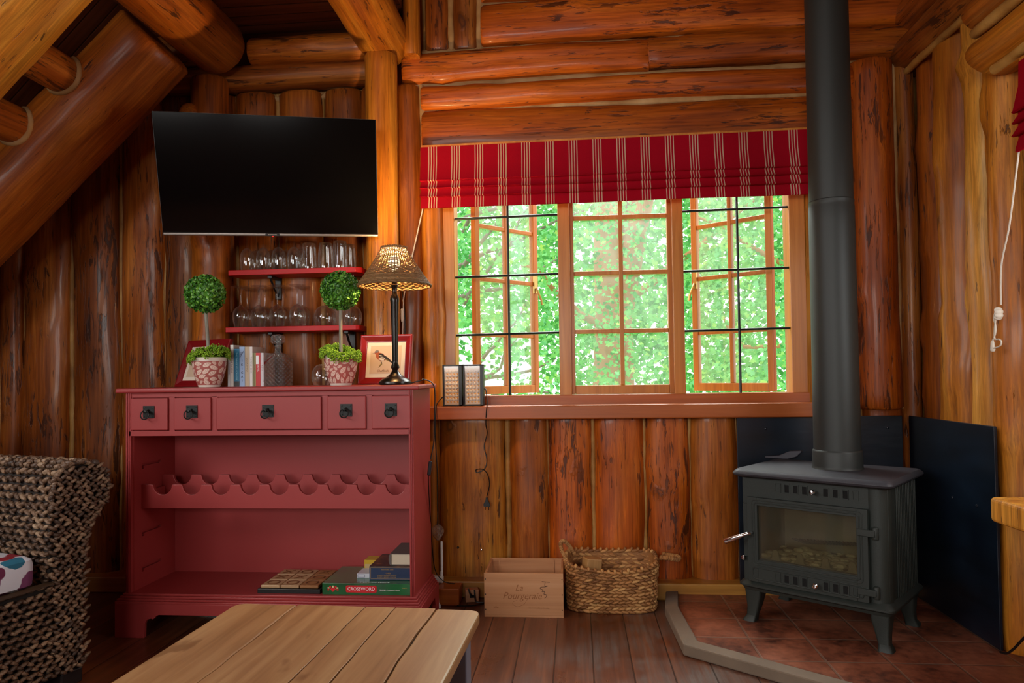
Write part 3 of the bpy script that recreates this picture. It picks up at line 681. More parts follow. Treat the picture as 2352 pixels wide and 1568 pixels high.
text('CROSS', .02, g, (.037, .19, .0508), rot=(0, 0, 0), mat=wt)
Q0 = AY(848, 1300, 3.10).x; zb2 = SZ+.0505
g = empty('chess_box', (Q0, 3.10, zb2), label='dark blue chess box with gold lettering lying on the green game box', cat='game box')
a = N('blue_box'); o = a.obj(); sp = a.n('SeparateXYZ', {0: o})
top = a.ramp(a.noise(o, 26, 4), [(.42, L4(.012, .006, .004)), (.55, L4(.09, .03, .01)), (.7, L4(.22, .09, .03))])
col = a.mix(a.ramp(sp.outputs[2], [(.0575, (0, 0, 0)), (.0585, (1, 1, 1))]), lin(24, 44, 78), top)
MT['bbox'] = a.bsdf(col, .4)
xe = -.722-Q0
bx((0, 0, 0), (xe, .22, .060)).build('box', MT['bbox'], g, smooth=0, bevel=.001)
gp = plain('gold_print', (176, 140, 72), .45)
q = MB()
for z in (.006, .054): q.box((.006, -.0006, z), (xe-.002, 0, z+.001))
q.box((.006, -.0006, .006), (.007, 0, .055)); q.build('gold_border', gp, g, smooth=0)
text('CHESS', .008, g, (.085, -.0006, .030), mat=gp); text('SCHACH / SCHAKEN / SZACHY', .0062, g, (.078, -.0006, .021), mat=gp)
text('ECHECS / AJEDREZ / SCACCHI', .0062, g, (.078, -.0006, .013), mat=gp); text('TRADITIONAL GAME', .006, g, (.08, -.0006, .046), mat=gp)
B0 = AY(897, 1270, 3.12).x; zb3 = zb2+.0605
g = empty('thick_book', (B0, 3.115, zb3), label='thick grey book lying on its side on top of the blue chess box', cat='book')
xe = -.722-B0
mb = MB().box((0, 0, 0), (xe, .2, .003)).box((0, 0, .049), (xe, .2, .052))
mb.prism([(0, 0), (-.006, .010), (-.008, .026), (-.006, .042), (0, .052), (.003, .049), (.003, .003)], 0, .2, 'y')
mb.build('cover', plain('grey_cloth', (92, 84, 80), .6), g, smooth=40)
bx((.004, .004, .0035), (xe, .195, .0485)).build('pages', MT['ivory'], g, smooth=0)
X0 = AY(818, 1305, 3.12).x
g = empty('card_box', (X0, 3.13, zb2), label='small white playing card box on the green game box', cat='box')
bx((0, 0, 0), (.058, .09, .019)).build('box', plain('white_card', (205, 205, 215), .35), g, smooth=0, bevel=.001)
q = MB()
for lo, hi in (((.004, -.0006, .003), (.036, 0, .004)), ((.004, -.0006, .015), (.036, 0, .016)), ((.004, -.0006, .003), (.005, 0, .016)), ((.035, -.0006, .003), (.036, 0, .016))): q.box(lo, hi)
q.build('blue_border', plain('blue_print', (40, 52, 120), .5), g, smooth=0)
X0 = AY(830, 1290, 3.19).x
g = empty('card_box', (X0, 3.235, zb2), label='small yellow box standing behind the white playing card box', cat='box')
bx((0, 0, 0), (.055, .075, .052)).build('box', plain('yellow_card', (198, 158, 28), .4), g, smooth=0, bevel=.001)
bx((.003, -.0006, .003), (.052, 0, .034)).build('label_panel', plain('beige_print', (190, 160, 110), .6), g, smooth=0)
# ================================================================ TELEVISION
kL = .962; Y_ = dict(TL=3.04, TR=3.32, BL=3.19, BR=3.455)
C4 = [AY(372, 540.5, Y_['BL']), AY(862.5, 543.5, Y_['BR']), AY(868.5, 276, Y_['TR']), AY(352, 255, Y_['TL'])]
ctr = sum(C4, Vector())/4
ux = ((C4[1]-C4[0])+(C4[2]-C4[3])).normalized(); vz = ((C4[3]-C4[0])+(C4[2]-C4[1])); vz = (vz - ux*vz.dot(ux)).normalized(); ny = vz.cross(ux)
TW = ((C4[1]-C4[0]).length+(C4[2]-C4[3]).length)/2; TH = ((C4[3]-C4[0]).length+(C4[2]-C4[1]).length)/2
T = bpy.data.objects.new('television', None); COL.objects.link(T)
Mx = Matrix.Identity(4)
for i, v in enumerate((ux, ny, vz)):
    for k in range(3): Mx[k][i] = v[k]
Mx.translation = ctr; T.matrix_world = Mx
tag(T, 'large flat black television tilted forward on the log wall', 'television')
scr = plain('dark_screen', (5, 5, 6), .10, spec=.3)
bx((-TW/2, 0, -TH/2+.014), (TW/2, .014, TH/2)).build('screen', scr, T, smooth=0, bevel=.0015)
sil = plain('silver_trim', (150, 142, 136), .35, .8)
MB().box((-TW/2-.001, -.004, -TH/2), (TW/2+.001, .012, -TH/2+.0135)).build('bottom_bar', sil, T, smooth=0, bevel=.004, seg=3)
MB().box((-TW/2-.0015, .001, -TH/2), (-TW/2, .016, TH/2+.001)).box((TW/2, .001, -TH/2), (TW/2+.0015, .016, TH/2+.001)).box((-TW/2, .001, TH/2), (TW/2, .016, TH/2+.001))  .build('bezel', plain('bezel_grey', (58, 54, 52), .4, .5), T, smooth=0)
bx((-TW/2+.03, .014, -TH/2+.02), (TW/2-.03, .045, TH/2-.06)).build('back_shell', MT['black'], T, smooth=0, bevel=.01)
pill = []
for k in range(17): t = -pi/2+pi*k/16; pill.append((.028+.0055*cos(t), .0055*sin(t)))
pill += [(-x, -z) for x, z in pill]
MB().prism([(x-.004, z-TH/2+.007) for x, z in pill], -.006, -.003, 'y').build('badge', MT['black'], T, smooth=0)
text('SKYWORTH', .0075, T, (-.004, -.0062, -TH/2+.007), mat=wt)
a = N('standby_light'); e = a.n('Emission', {'Color': (1, .02, .02, 1), 'Strength': 3.0}); a.surf(e.outputs[0])
MB().lathe([(0, 0), (.0035, 0), (.0035, .002), (0, .003)], 10, Matrix.Translation((-.004, .004, -TH/2-.003))).build('standby_light', a.mat, T)
mw = MB(); pw = Mx.inverted() @ Vector((-1.62, 3.70, 2.15))
mw.tube([(0, .045, 0), pw], .025, 10); mw.box((-.15, .044, -.12), (.15, .052, .12)); mw.build('wall_mount', MT['iron'], T, smooth=30)
# ================================================================ RED SHELVES
MT['redgloss'] = plain('red_gloss', (196, 4, 9), .42, spec=.3)
def shelf(poly, z0, z1, label):
    cx_ = sum(p[0] for p in poly)/len(poly)
    s = empty('wall_shelf', (cx_, 3.64, z0), label=label, cat='shelf', group='red wall shelves under the television')
    MB().prism([(x-cx_, y-3.64) for x, y in poly], 0, z1-z0, 'z').build('board', MT['redgloss'], s, smooth=0, bevel=.002)
    for bxx in (-1.575, -1.172):
        x = bxx-cx_
        MB().box((x-.016, .045, -.115), (x+.016, .06, .0)).box((x-.012, -.06, -.014), (x+.012, .06, 0)).tube([(x, .05, -.10), (x, -.01, -.055), (x, -.05, -.012)], .006, 8).build('bracket', MT['black'], s, smooth=30, bevel=.002)
    return s
S1 = 1.683; S2 = 1.3885
shelf([(-1.780, 3.545), (-1.108, 3.545), (-1.082, 3.57), (-1.082, 3.70), (-1.780, 3.70)], 1.656, S1, 'upper red wall shelf carrying upturned glasses and tumblers')
rc_ = [(-1.114+.022*sin(t), 3.567-.022*cos(t)) for t in [k*pi/16 for k in range(9)]]
shelf([(-1.796, 3.545)] + rc_ + [(-1.092, 3.70), (-1.796, 3.70)], 1.3625, S2, 'lower red wall shelf carrying upturned goblets')
# ================================================================ GLASSWARE
a = N('thin_glass')
lw = a.n('LayerWeight', {'Blend': .28}).outputs['Facing']
f = a.math('MULTIPLY_ADD', a.math('POWER', lw, 1.6), .85, .045)
MT['glassware'] = a.surf(a.n('MixShader', {0: f, 1: a.n('BsdfTransparent', {'Color': (.95, .95, .94, 1)}).outputs[0], 2: a.n('MixShader', {0: .12, 1: a.n('BsdfGlossy', {'Roughness': .03, 'Color': (1, 1, 1, 1)}).outputs[0], 2: a.n('BsdfDiffuse', {'Color': (.85, .85, .85, 1)}).outputs[0]}).outputs[0]}).outputs[0])  # white diffuse towards the edges stands in for light they catch
a = N('cut_glass'); o = a.obj()
w1 = a.n('TexWave', {'Vector': a.map(o, (1, 1, 1), rot=(0, radians(45), 0)), 'Scale': 22.0, 'Distortion': 0.5}).outputs[1]
w2 = a.n('TexWave', {'Vector': a.map(o, (1, 1, 1), rot=(0, radians(-45), 0)), 'Scale': 22.0, 'Distortion': 0.5}).outputs[1]
nb = a.bump(a.math('ADD', w1, w2), .9, .006)
lw = a.n('LayerWeight', {'Blend': .35, 'Normal': nb}).outputs['Facing']
f = a.math('MULTIPLY_ADD', a.math('POWER', lw, 1.5), .75, .10)
MT['cutglass'] = a.surf(a.n('MixShader', {0: f, 1: a.n('BsdfTransparent', {'Color': (.93, .93, .91, 1)}).outputs[0], 2: a.n('MixShader', {0: .25, 1: a.n('BsdfGlossy', {'Roughness': .08, 'Normal': nb}).outputs[0], 2: a.n('BsdfDiffuse', {'Color': (.8, .8, .78, 1)}).outputs[0]}).outputs[0]}).outputs[0])
def prof(pts, n=5): 
    return [(max(p.x, 1e-7), p.y) for p in smoothpath([(r, z, 0) for r, z in pts], n)]
def shell(pts, w=.0012):
    out = prof(pts); inn = []
    for i, (r, z) in enumerate(out):
        a_ = out[max(0, i-1)]; b_ = out[min(len(out)-1, i+1)]; dr, dz = b_[0]-a_[0], b_[1]-a_[1]; l_ = hypot(dr, dz)+1e-9
        inn.append((max(1e-7, r-w*dz/l_), z+w*dr/l_ if r > .004 else z-w))
    return inn[::-1]+out
def stemware(name, loc, bowl, stem, foot, label, group):
    g = empty(name, loc, random.uniform(0, 6), label, 'glass', group)
    MB().lathe(shell(bowl), 28).build('bowl', MT['glassware'], g, smooth=60, fix=False)
    MB().lathe(prof(stem, 4), 12).build('stem', MT['glassware'], g, smooth=60, fix=False)
    MB().lathe(prof(foot, 4), 28).build('foot', MT['glassware'], g, smooth=60, fix=False)
    return g
def move(o, loc, label):
    c = copy_tree(o); c.location = loc; c['label'] = label; return c
ORD = ['leftmost', 'second from the left', 'third from the left', 'rightmost']
GOB = [[(.031, 0), (.037, .025), (.0412, .055), (.038, .083), (.026, .102), (.012, .112), (.005, .118)], [(.0055, .116), (.0045, .14), (.005, .175), (.009, .195), (.014, .204)], [(.012, .203), (.030, .208), (.039, .213), (.040, .216), (.0, .217)]]
FLU = [[(.031, 0), (.035, .03), (.0362, .06), (.0315, .092), (.018, .112), (.006, .120)], [(.005, .118), (.0042, .14), (.0042, .19), (.006, .205)], [(.006, .204), (.022, .209), (.0345, .213), (.035, .216), (0, .217)]]
gob = flu = None
for r, (xs, Y) in enumerate((((553, 595, 637, 683), 3.588), ((568, 609, 650, 695), 3.664))):
    for i, px in enumerate(xs):
        p = AY(px, 745, Y); p.z = S2; lb = '%s upturned goblet in the %s row on the lower red shelf' % (ORD[i], ('front', 'back')[r])
        if gob is None: gob = stemware('wine_goblet', p, *GOB, lb, 'goblets on the lower red shelf')
        else: move(gob, p, lb)
for r, (xs, Y) in enumerate((((568, 605, 640, 676), 3.588), ((588, 624, 658, 692), 3.664))):
    for i, px in enumerate(xs):
        p = AY(px, 615, Y); p.z = S1; lb = '%s upturned stemmed glass in the %s row on the upper red shelf' % (ORD[i], ('front', 'back')[r])
        if flu is None: flu = stemware('stemmed_glass', p, *FLU, lb, 'stemmed glasses on the upper red shelf')
        else: move(flu, p, lb)
def single(name, loc, pts, label, cat='glass', group=None):
    o = MB().lathe(shell(pts), 28).build(name, MT['glassware'], None, loc, smooth=60, fix=False); return tag(o, label, cat, group)
TUM = [(.039, 0), (.040, .02), (.038, .07), (.0345, .115), (.033, .128), (.029, .136), (0, .137)]
tum = None
for i, (px, Y, h) in enumerate(((710, 3.60, 1), (748, 3.60, 1), (781, 3.60, 1.06), (801, 3.664, 1))):
    p = AY(px, 612, Y); p.z = S1; lb = ['leftmost upturned tumbler, beside the stemmed glasses on the upper shelf', 'second upturned tumbler from the left on the upper red shelf', 'tallest upturned tumbler on the upper red shelf', 'rightmost upturned tumbler at the end of the upper red shelf'][i]
    if tum is None: tum = single('tumbler', p, TUM, lb, 'glass', 'tumblers on the upper red shelf')
    else: c = tum.copy(); COL.objects.link(c); c.location = p; c['label'] = lb; c.scale = (1, 1, h)
BOWL = [(.046, 0), (.054, .02), (.0575, .05), (.050, .083), (.032, .103), (.012, .110), (0, .111)]
for px, Y, lb in ((747, 3.635, 'round bowl shaped glass left of the right topiary stem on the lower shelf'), (806, 3.640, 'round bowl shaped glass behind the right topiary at the lower shelf end')):
    p = AY(px, 742, Y); p.z = S2; single('round_glass', p, BOWL, lb, 'glass', 'round glasses on the lower red shelf')
p = AY(741, 880, 3.36); single('round_glass', (p.x, 3.345, TOPZ), [(.036, 0), (.044, .02), (.047, .045), (.040, .075), (.024, .094), (.006, .10), (0, .10)], 'small round upturned glass on the cabinet behind the right topiary pot')
dx = AY(639, 880, 3.33).x
D = empty('decanter', (dx, 3.33, TOPZ), label='square cut glass decanter beside the row of books', cat='decanter')
def sqring(h, z, r=.012, n=5):
    out = []
    for sx, sy, t0 in ((1, 1, 0), (-1, 1, pi/2), (-1, -1, pi), (1, -1, 3*pi/2)):
        for k in range(n): t = t0+k*pi/2/(n-1); out.append((sx*(h-r)+r*cos(t), sy*(h-r)+r*sin(t), z))
    return out
def loft(rings, cap0=True, cap1=True):
    mb = MB(); n = len(rings[0]); vs = [p for r in rings for p in r]; fs = []
    for i in range(len(rings)-1):
        for q in range(n): fs.append((i*n+q, i*n+(q+1) % n, (i+1)*n+(q+1) % n, (i+1)*n+q))
    if cap0: fs.append(tuple(range(n))[::-1])
    if cap1: fs.append(tuple((len(rings)-1)*n+q for q in range(n)))
    return mb.add(vs, fs)
loft([sqring(.050, 0), sqring(.054, .006), sqring(.055, .12), sqring(.052, .138), sqring(.040, .150, .02), sqring(.018, .158, .0175), sqring(.0145, .165, .0142), sqring(.0145, .185, .0142), sqring(.018, .192, .0178)], True, False).build('bottle', MT['cutglass'], D, smooth=40)
loft([sqring(.010, .180, .0098), sqring(.012, .198, .0118), sqring(.024, .203, .01), sqring(.028, .212), sqring(.028, .234), sqring(.022, .243), sqring(.008, .246, .0075)]).build('stopper', MT['cutglass'], D, smooth=30)
# ================================================================ BOOKS
books = [(523.5, 529.5, 811, (205, 205, 208), (60, 70, 120), 'THE GARDENER', 'narrow pale book with blue lettering beside the left topiary pot', False),
 (529.6, 537, 792, (214, 210, 202), (110, 60, 60), 'FINDING THE SOUL', 'tall white paperback left of the teal book', False),
 (537.2, 550.3, 801, (10, 104, 140), (150, 210, 225), 'THE THINGS YOU CAN SEE', 'wide teal paperback with a black foot on its spine', True),
 (550.5, 562.8, 796, (142, 168, 206), (30, 34, 50), 'I K I G A I', 'light blue IKIGAI book', False),
 (563.2, 573.6, 796, (182, 160, 132), (120, 96, 70), 'COOK SIMPLY', 'beige book between the light blue and the white book', False),
 (573.8, 580.6, 796, (216, 210, 206), (120, 110, 110), 'THE FRENCH BOOK', 'white book with its pale cover showing above shorter books', False),
 (580.8, 588, 810, (170, 150, 90), (120, 60, 50), 'GUIDE', 'thin mustard striped book left of the bright red book', False),
 (588.2, 599, 810, (190, 18, 22), (235, 225, 220), 'NOVEL', 'bright red book with a white patch on its spine', False),
 (599.2, 606, 810, (206, 200, 204), (150, 60, 60), 'R O S S', 'rightmost white book with a red slanting cover, beside the decanter', False)]
for i, (x0, x1, ty, c1_, c2_, tx, lb, foot) in enumerate(books):
    YB = 3.255; a0 = AY(x0, 880, YB).x; a1 = AY(x1, 880, YB).x; h = AY(x0, ty, YB).z-TOPZ; w = a1-a0-.0006; dp = .125 if i != 5 else .14
    b = empty('book', (a0, YB, TOPZ), label=lb, cat='book', group='books standing on the cabinet')
    cov = plain('book_cover', c1_, .45, var=.06)
    mb = MB().box((0, 0, 0), (.0012, dp, h)).box((w-.0012, 0, 0), (w, dp, h)).box((0, -.001, 0), (w, .0012, h)); mb.build('cover', cov, b, smooth=0)
    bx((.0014, .0014, .001), (w-.0014, dp-.003, h-.001)).build('pages', MT['ivory'], b, smooth=0)
    ink = plain('spine_ink', c2_, .5)
    if tx == 'I K I G A I':
        for k, chh in enumerate('IKIGAI'): text(chh, .015, b, (w/2, -.0014, h*.64-k*.0185), mat=ink)
        q = MB()
        for k in range(3): branch(q, (w*.1, -.0014, h*(.72+.06*k)), (w*.95, -.0014, h*(.95-.05*k)), .0008, .0004, 70+k, .003)
        q.build('spine_pattern', plain('plum_ink', (40, 30, 60), .5), b, smooth=0)
    else:
        text(tx, min(.0105, w*.62), b, (w/2, -.0014, h*.54), rot=(pi/2, pi/2, 0), mat=ink)
    if foot: bx((0, -.0016, 0), (w, -.0009, .024)).build('spine_foot', MT['black'], b, smooth=0)
    if i == 7: bx((.0005, -.0016, h*.66), (w*.6, -.0009, h*.92)).build('spine_patch', wt, b, smooth=0)
    if i == 8: MB().prism([(0, h*.70), (0, h*.62), (dp*.9, h*.96), (dp*.9, h)], w, w+.0006, 'x').build('cover_stripe', plain('crimson_stripe', (170, 40, 44), .5), b, smooth=0)
    if i == 6: bx((w*.3, -.0016, 0), (w*.55, -.0009, h)).build('spine_stripe', plain('green_ink', (70, 74, 30), .5), b, smooth=0)
# ================================================================ PICTURE FRAMES
MT['redframe'] = plain('red_frame_paint', (132, 18, 24), .3, coat=.2)
def picture(loc, yaw, lean, w, h, label):
    P_ = empty('picture_frame', loc, 0, label, 'picture frame', 'red picture frames on the cabinet'); P_.rotation_euler = (-lean, 0, yaw); P_.rotation_mode = 'XYZ'
    P_.matrix_world = Matrix.Translation(loc) @ Matrix.Rotation(yaw, 4, 'Z') @ Matrix.Rotation(-lean, 4, 'X')
    fw = .034; mb = MB()
    def rectring(i, y): return [(-w/2+i, y, i), (w/2-i, y, i), (w/2-i, y, h-i), (-w/2+i, y, h-i)]
    rings = [rectring(0, .016), rectring(0, 0), rectring(.004, -.003), rectring(.010, -.002), rectring(fw-.004, .006), rectring(fw, .006), rectring(fw, .016)]
    loft(rings, False, False).build('frame', MT['redframe'], P_, smooth=0, bevel=.001)
    bx((-w/2+fw-.003, .009, fw-.003), (w/2-fw+.003, .014, h-fw+.003)).build('mount', plain('cream_mount', (232, 218, 200), .8), P_, smooth=0)
    m_ = .019
    bx((-w/2+fw+m_, .0082, fw+m_), (w/2-fw-m_, .0092, h-fw-m_)).build('print', plain('aged_paper', (216, 188, 160), .8, var=.10), P_, smooth=0)
    MB().box((-.03, .016, .02), (.03, .02, h*.7)).build('stand', MT['black'], P_, smooth=0)
    return P_
def ell(cx, cz, a, b, rot=0, n=18): return [(cx+a*cos(t)*cos(rot)-b*sin(t)*sin(rot), cz+a*cos(t)*sin(rot)+b*sin(t)*cos(rot)) for t in [2*pi*k/n for k in range(n)]]
INK = [plain('bird_rust', (176, 92, 58), .8), plain('bird_dark', (44, 34, 34), .8), plain('bird_white', (228, 216, 200), .8), plain('bird_grey', (132, 116, 112), .8), plain('bird_olive', (140, 118, 50), .8)]
def bird(parent, ox, oz, s, flip=1):
    b = MB(); f = lambda pts: [(ox+flip*x*s, oz+z*s) for x, z in pts]
    lay = [0.0]
    def sh(pts, mi): b.prism(f(pts), .0078-lay[0], .0083, 'y', mi); lay[0] += .00012
    sh([(.30, -.20), (.95, -.62), (1.02, -.56), (.55, -.12), (.2, .1)], 1)
    sh(ell(-.05, -.06, .46, .30, radians(-30)), 0); sh(ell(-.40, .30, .20, .18), 0); sh(ell(-.42, .38, .17, .11, .3), 3)
    sh([(-.58, .30), (-.80, .24), (-.58, .24)], 3); sh(ell(-.46, .32, .025, .025), 1)
    sh([(-.25, .22), (.05, .22), (.75, -.38), (.80, -.50), (.25, -.25), (-.2, -.05)], 1)
    sh([(-.22, .10), (.02, .06), (.1, -.02), (-.15, .0)], 2); sh([(-.10, -.06), (.18, -.10), (.42, -.27), (.1, -.17)], 2); sh([(.3, -.2), (.62, -.36), (.7, -.44), (.4, -.30)], 4)
    sh(ell(.02, -.27, .24, .09, radians(-15)), 2)
    sh([(-.02, -.42), (.02, -.42), (.10, -.58), (.02, -.66), (.06, -.58)], 1); sh(ell(.0, -.70, .12, .05, radians(40)), 4); sh([(-.2, -.92), (-.05, -.74), (.04, -.72), (-.1, -.86)], 4)
    return b.build('bird_print', INK, parent, smooth=0)
x = AY(882, 882, 3.345).x
pf = picture(Vector((x, 3.335, TOPZ+.001)), radians(-6), radians(11), .262, .242, 'upright red picture frame with a rust coloured bird print behind the lamp')
bird(pf, -.022, .138, .060)
text('Chaffinch', .016, pf, (-.012, .0078, .066), mat=plain('sepia_ink', (150, 110, 84), .8), shear=.25)
x = AY(446, 886, 3.33).x
pf = picture(Vector((x, 3.338, TOPZ+.001)), radians(-22), radians(20), .30, .246, 'red picture frame leaning back behind the left topiary')
bird(pf, .0, .125, .05, -1)
# ================================================================ TOPIARIES
MT['potred'] = plain('pot_red', (176, 96, 88), .45); MT['potleaf'] = plain('pot_leaf_white', (232, 206, 190), .5); MT['potrim'] = plain('pot_rim', (226, 216, 204), .4)
a = N('box_leaves'); g_ = a.n('NewGeometry').outputs['Random Per Island']
col = a.ramp(g_, [(0, L4(.02, .10, .012)), (.5, L4(.06, .24, .022)), (.85, L4(.17, .42, .035)), (1, L4(.16, .38, .16))])
MT['box'] = a.bsdf(col, .38)
a = N('moss'); o = a.obj(); col = a.ramp(a.noise(o, 60, 4), [(.3, L4(.10, .24, .008)), (.7, L4(.34, .56, .035))]); MT['moss'] = a.bsdf(col, .9)
def topiary(loc, label, lean, seed, hi):
    rs = random.Random(seed)
    t = empty('topiary', loc, 0, label, 'topiary', 'boxwood topiaries on the cabinet')
    pr = [(.046, 0), (.049, .008), (.060, .035), (.069, .07), (.0745, .105), (.0755, .118), (.0762, .136), (.0715, .136), (.066, .10)]
    def R(z):
        for (r0, z0), (r1, z1) in zip(pr, pr[1:]):
            if z0 <= z <= z1: return r0+(r1-r0)*(z-z0)/(z1-z0)
        return .075
    mb = MB().lathe(prof(pr[:3])[:-1]+pr[2:], 48, None, 0)
    # rim and foot bands, leaves and veins set into the glaze
    for z0, z1 in ((.0, .010), (.119, .136)):
        mb.lathe([(R(z0)+.0004, z0), (R((z0+z1)/2)+.0004, (z0+z1)/2), (R(z1)+.0004, z1)], 48, None, 2)
    placed = []
    def onpot(u, z, d): r = R(z)+d; th = u/.066; return Vector((r*sin(th), -r*cos(th), z))
    for _ in range(12000):
        u = rs.uniform(-.207, .207); z = rs.uniform(.020, .112); an = rs.choice((.5, 1.0, 2.1, 2.6, 1.6, .2, -.5))+rs.uniform(-.3, .3)
        f_ = 1.0 if _ < 6000 else .66; L_, W_ = .0185*f_, .0092*f_
        ax_ = [(u+q*L_*cos(an), z+q*L_*sin(an), W_*(1-q*q)**.8) for q in (-.95, -.6, -.2, .2, .6, .95)]
        if any((a0-b0)**2+(a1-b1)**2 < (a2+b2+.0009)**2 for a0, a1, a2 in ax_ for b0, b1, b2 in placed): continue
        placed += ax_; pts = []
        for k in range(12):
            s_ = -1+2*k/11; pts.append((s_*L_, W_*(1-s_*s_)**.8*(1-.15*s_)))
        tr_ = lambda x_, y_: (u+x_*cos(an)-y_*sin(an), min(.118, max(.011, z+x_*sin(an)+y_*cos(an))))
        n = len(pts); vs = []; fs = []
        for x_, y_ in pts: vs += [onpot(*tr_(x_, y_), .0005), onpot(*tr_(x_, 0), .0006), onpot(*tr_(x_, -y_), .0005)]
        for k in range(n-1):
            b = k*3; fs += [(b, b+3, b+4, b+1), (b+1, b+4, b+5, b+2)]
        mb.add(vs, fs, 1)
        def line(x0, y0, x1, y1, w_):
            dx_, dy_ = x1-x0, y1-y0; l_ = hypot(dx_, dy_); nx, ny_ = -dy_/l_*w_, dx_/l_*w_
            mb.add([onpot(*tr_(x0+nx, y0+ny_), .0009), onpot(*tr_(x1+nx, y1+ny_), .0009), onpot(*tr_(x1-nx, y1-ny_), .0009), onpot(*tr_(x0-nx, y0-ny_), .0009)], [(0, 1, 2, 3)], 0)
        line(-L_, 0, L_*.9, 0, .0006)
        for k in range(3):
            xx = -L_*.5+k*L_*.45
            for sg in (1, -1): line(xx, 0, xx+.004, sg*.0052, .0005)
    mb.build('pot', [MT['potred'], MT['potleaf'], MT['potrim']], t, smooth=50, fix=False)
    ms = MB()
    for i in range(3000):
        th = rs.uniform(0, 2*pi); rr = .022+.068*sqrt(rs.random()); bump = .024*(1+sin(th*1.0+hi))+.010*noise.noise((cos(th)*2+seed, sin(th)*2, 1))
        z = .136+bump*(.6+.4*rs.random())-.7*max(0, rr-.078)+rs.uniform(-.012, .012)
        if rr > .066 and abs(sin(th*2.3+seed)) > .45: z -= rs.uniform(0, .022); rr += .006
        s_ = rs.uniform(.0022, .0048); d = Vector((rs.gauss(0, 1), rs.gauss(0, 1), rs.gauss(0, 1))).normalized()
        e = d.orthogonal().normalized(); ms.lump(Vector((rr*cos(th), rr*sin(th), z)), d*s_*1.5, e*s_*.7, d.cross(e)*s_*.7, 5, 3)
    ms.lump(Vector((0, 0, .13)), Vector((.066, 0, 0)), Vector((0, .066, 0)), Vector((0, 0, .02)), 16, 6)
    ms.build('moss', MT['moss'], t, smooth=80, fix=False)
    top = Vector((lean, 0, .36)); bot = Vector((0, 0, .12))
    MB().tube([bot, bot.lerp(top, .5), top], .008, 10).build('stem', plain('silver_bark', (140, 136, 122), .6, var=.3, bump=.6, bscale=60), t)
    bc = Vector((lean*1.15, 0, .433)); bl = MB(); RB = .083
    bl.lump(bc, Vector((RB*.9, 0, 0)), Vector((0, RB*.9, 0)), Vector((0, 0, RB*.9)), 16, 10)
    for i in range(1500):
        d = Vector((rs.gauss(0, 1), rs.gauss(0, 1), rs.gauss(0, 1))).normalized(); s_ = rs.uniform(.0065, .0102)
        n_ = (d*.55+Vector((rs.gauss(0, 1), rs.gauss(0, 1), rs.gauss(0, 1)))*.45).normalized(); e = n_.orthogonal().normalized(); e = Matrix.Rotation(rs.uniform(0, 6.3), 3, n_) @ e; f_ = n_.cross(e)
        c = bc+d*RB*rs.uniform(.93, 1.09)
        bl.add([c-e*s_, c-e*s_*.3+f_*s_*.62, c+e*s_*.5+f_*s_*.5, c+e*s_, c+e*s_*.5-f_*s_*.5, c-e*s_*.3-f_*s_*.62, c+n_*s_*.25], [(0, 1, 6), (1, 2, 6), (2, 3, 6), (3, 4, 6), (4, 5, 6), (5, 0, 6)])
    bl.build('foliage_ball', MT['box'], t, smooth=0, fix=False)
    return t
p = AY(481, 885, 3.195); topiary((p.x, 3.195, TOPZ), 'left boxwood ball topiary with a leaf patterned pot, in front of the leaning picture', -.017, 5, 2.2)
p = AY(783.5, 882, 3.20); topiary((p.x, 3.20, TOPZ), 'right boxwood ball topiary with a leaf patterned pot, beside the lamp', 0.0, 9, 5.5)
# ================================================================ TABLE LAMP
LP = AY(908, 880, 3.19); LX, LY = LP.x, 3.19
lamp = empty('table_lamp', (LX, LY, TOPZ), label='lit table lamp with a woven cone shade and a dark candlestick base', cat='lamp')
MT['bronze'] = plain('dark_bronze', (34, 30, 26), .28, .55, coat=.2)
zz = lambda y: AY(906, y, LY).z - TOPZ
pr = [(.070, 0), (.074, .006), (.073, .014), (.066, .020), (.060, .026), (.044, .033), (.026, .046), (.016, .060), (.0135, .066), (.016, .071), (.020, .078), (.018, .085), (.0125, .100), (.013, .106), (.0155, .25), (.0185, zz(695)), (.0205, zz(688)), (.0195, zz(683)), (.012, zz(676)), (.0105, zz(668)), (.013, zz(660)), (.017, zz(655)), (.014, zz(652)), (.0, zz(652))]
MB().lathe(pr, 32).build('base', MT['bronze'], lamp, smooth=35)
zs0, zs1 = zz(655), zz(570)
MB().lathe([(.010, zz(653)), (.013, zz(650)), (.013, zz(640)), (.009, zz(632)), (0, zz(632))], 16).build('bulb_holder', MT['bronze'], lamp)
a = N('bulb_glow'); e = a.n('Emission', {'Color': (1, .72, .36, 1), 'Strength': 9.0}); a.surf(e.outputs[0])
bz = zz(604)
MB().lathe(prof([(0, bz+.036), (.018, bz+.030), (.026, bz+.010), (.024, bz-.012), (.012, bz-.032), (.009, bz-.040), (0, bz-.040)], 4), 20).build('bulb', a.mat, lamp, smooth=60)
a = N('wicker_shade'); o = a.obj(); r_ = a.n('NewGeometry').outputs['Random Per Island']
col = a.mix(r_, L4(.20, .105, .038), L4(.44, .26, .11)); 
d = a.n('BsdfPrincipled', {'Base Color': col, 'Roughness': .6}).outputs[0]; t = a.n('BsdfTranslucent', {'Color': L4(.42, .20, .05)}).outputs[0]
MT['wickershade'] = a.surf(a.n('MixShader', {0: .22, 1: d, 2: t}).outputs[0])
R0, R1 = .163, .056
def shR(t): return R1+(R0-R1)*(1-t)**1.12 if t <= 1 else R1
NS = 52; mb = MB(); nr = 26
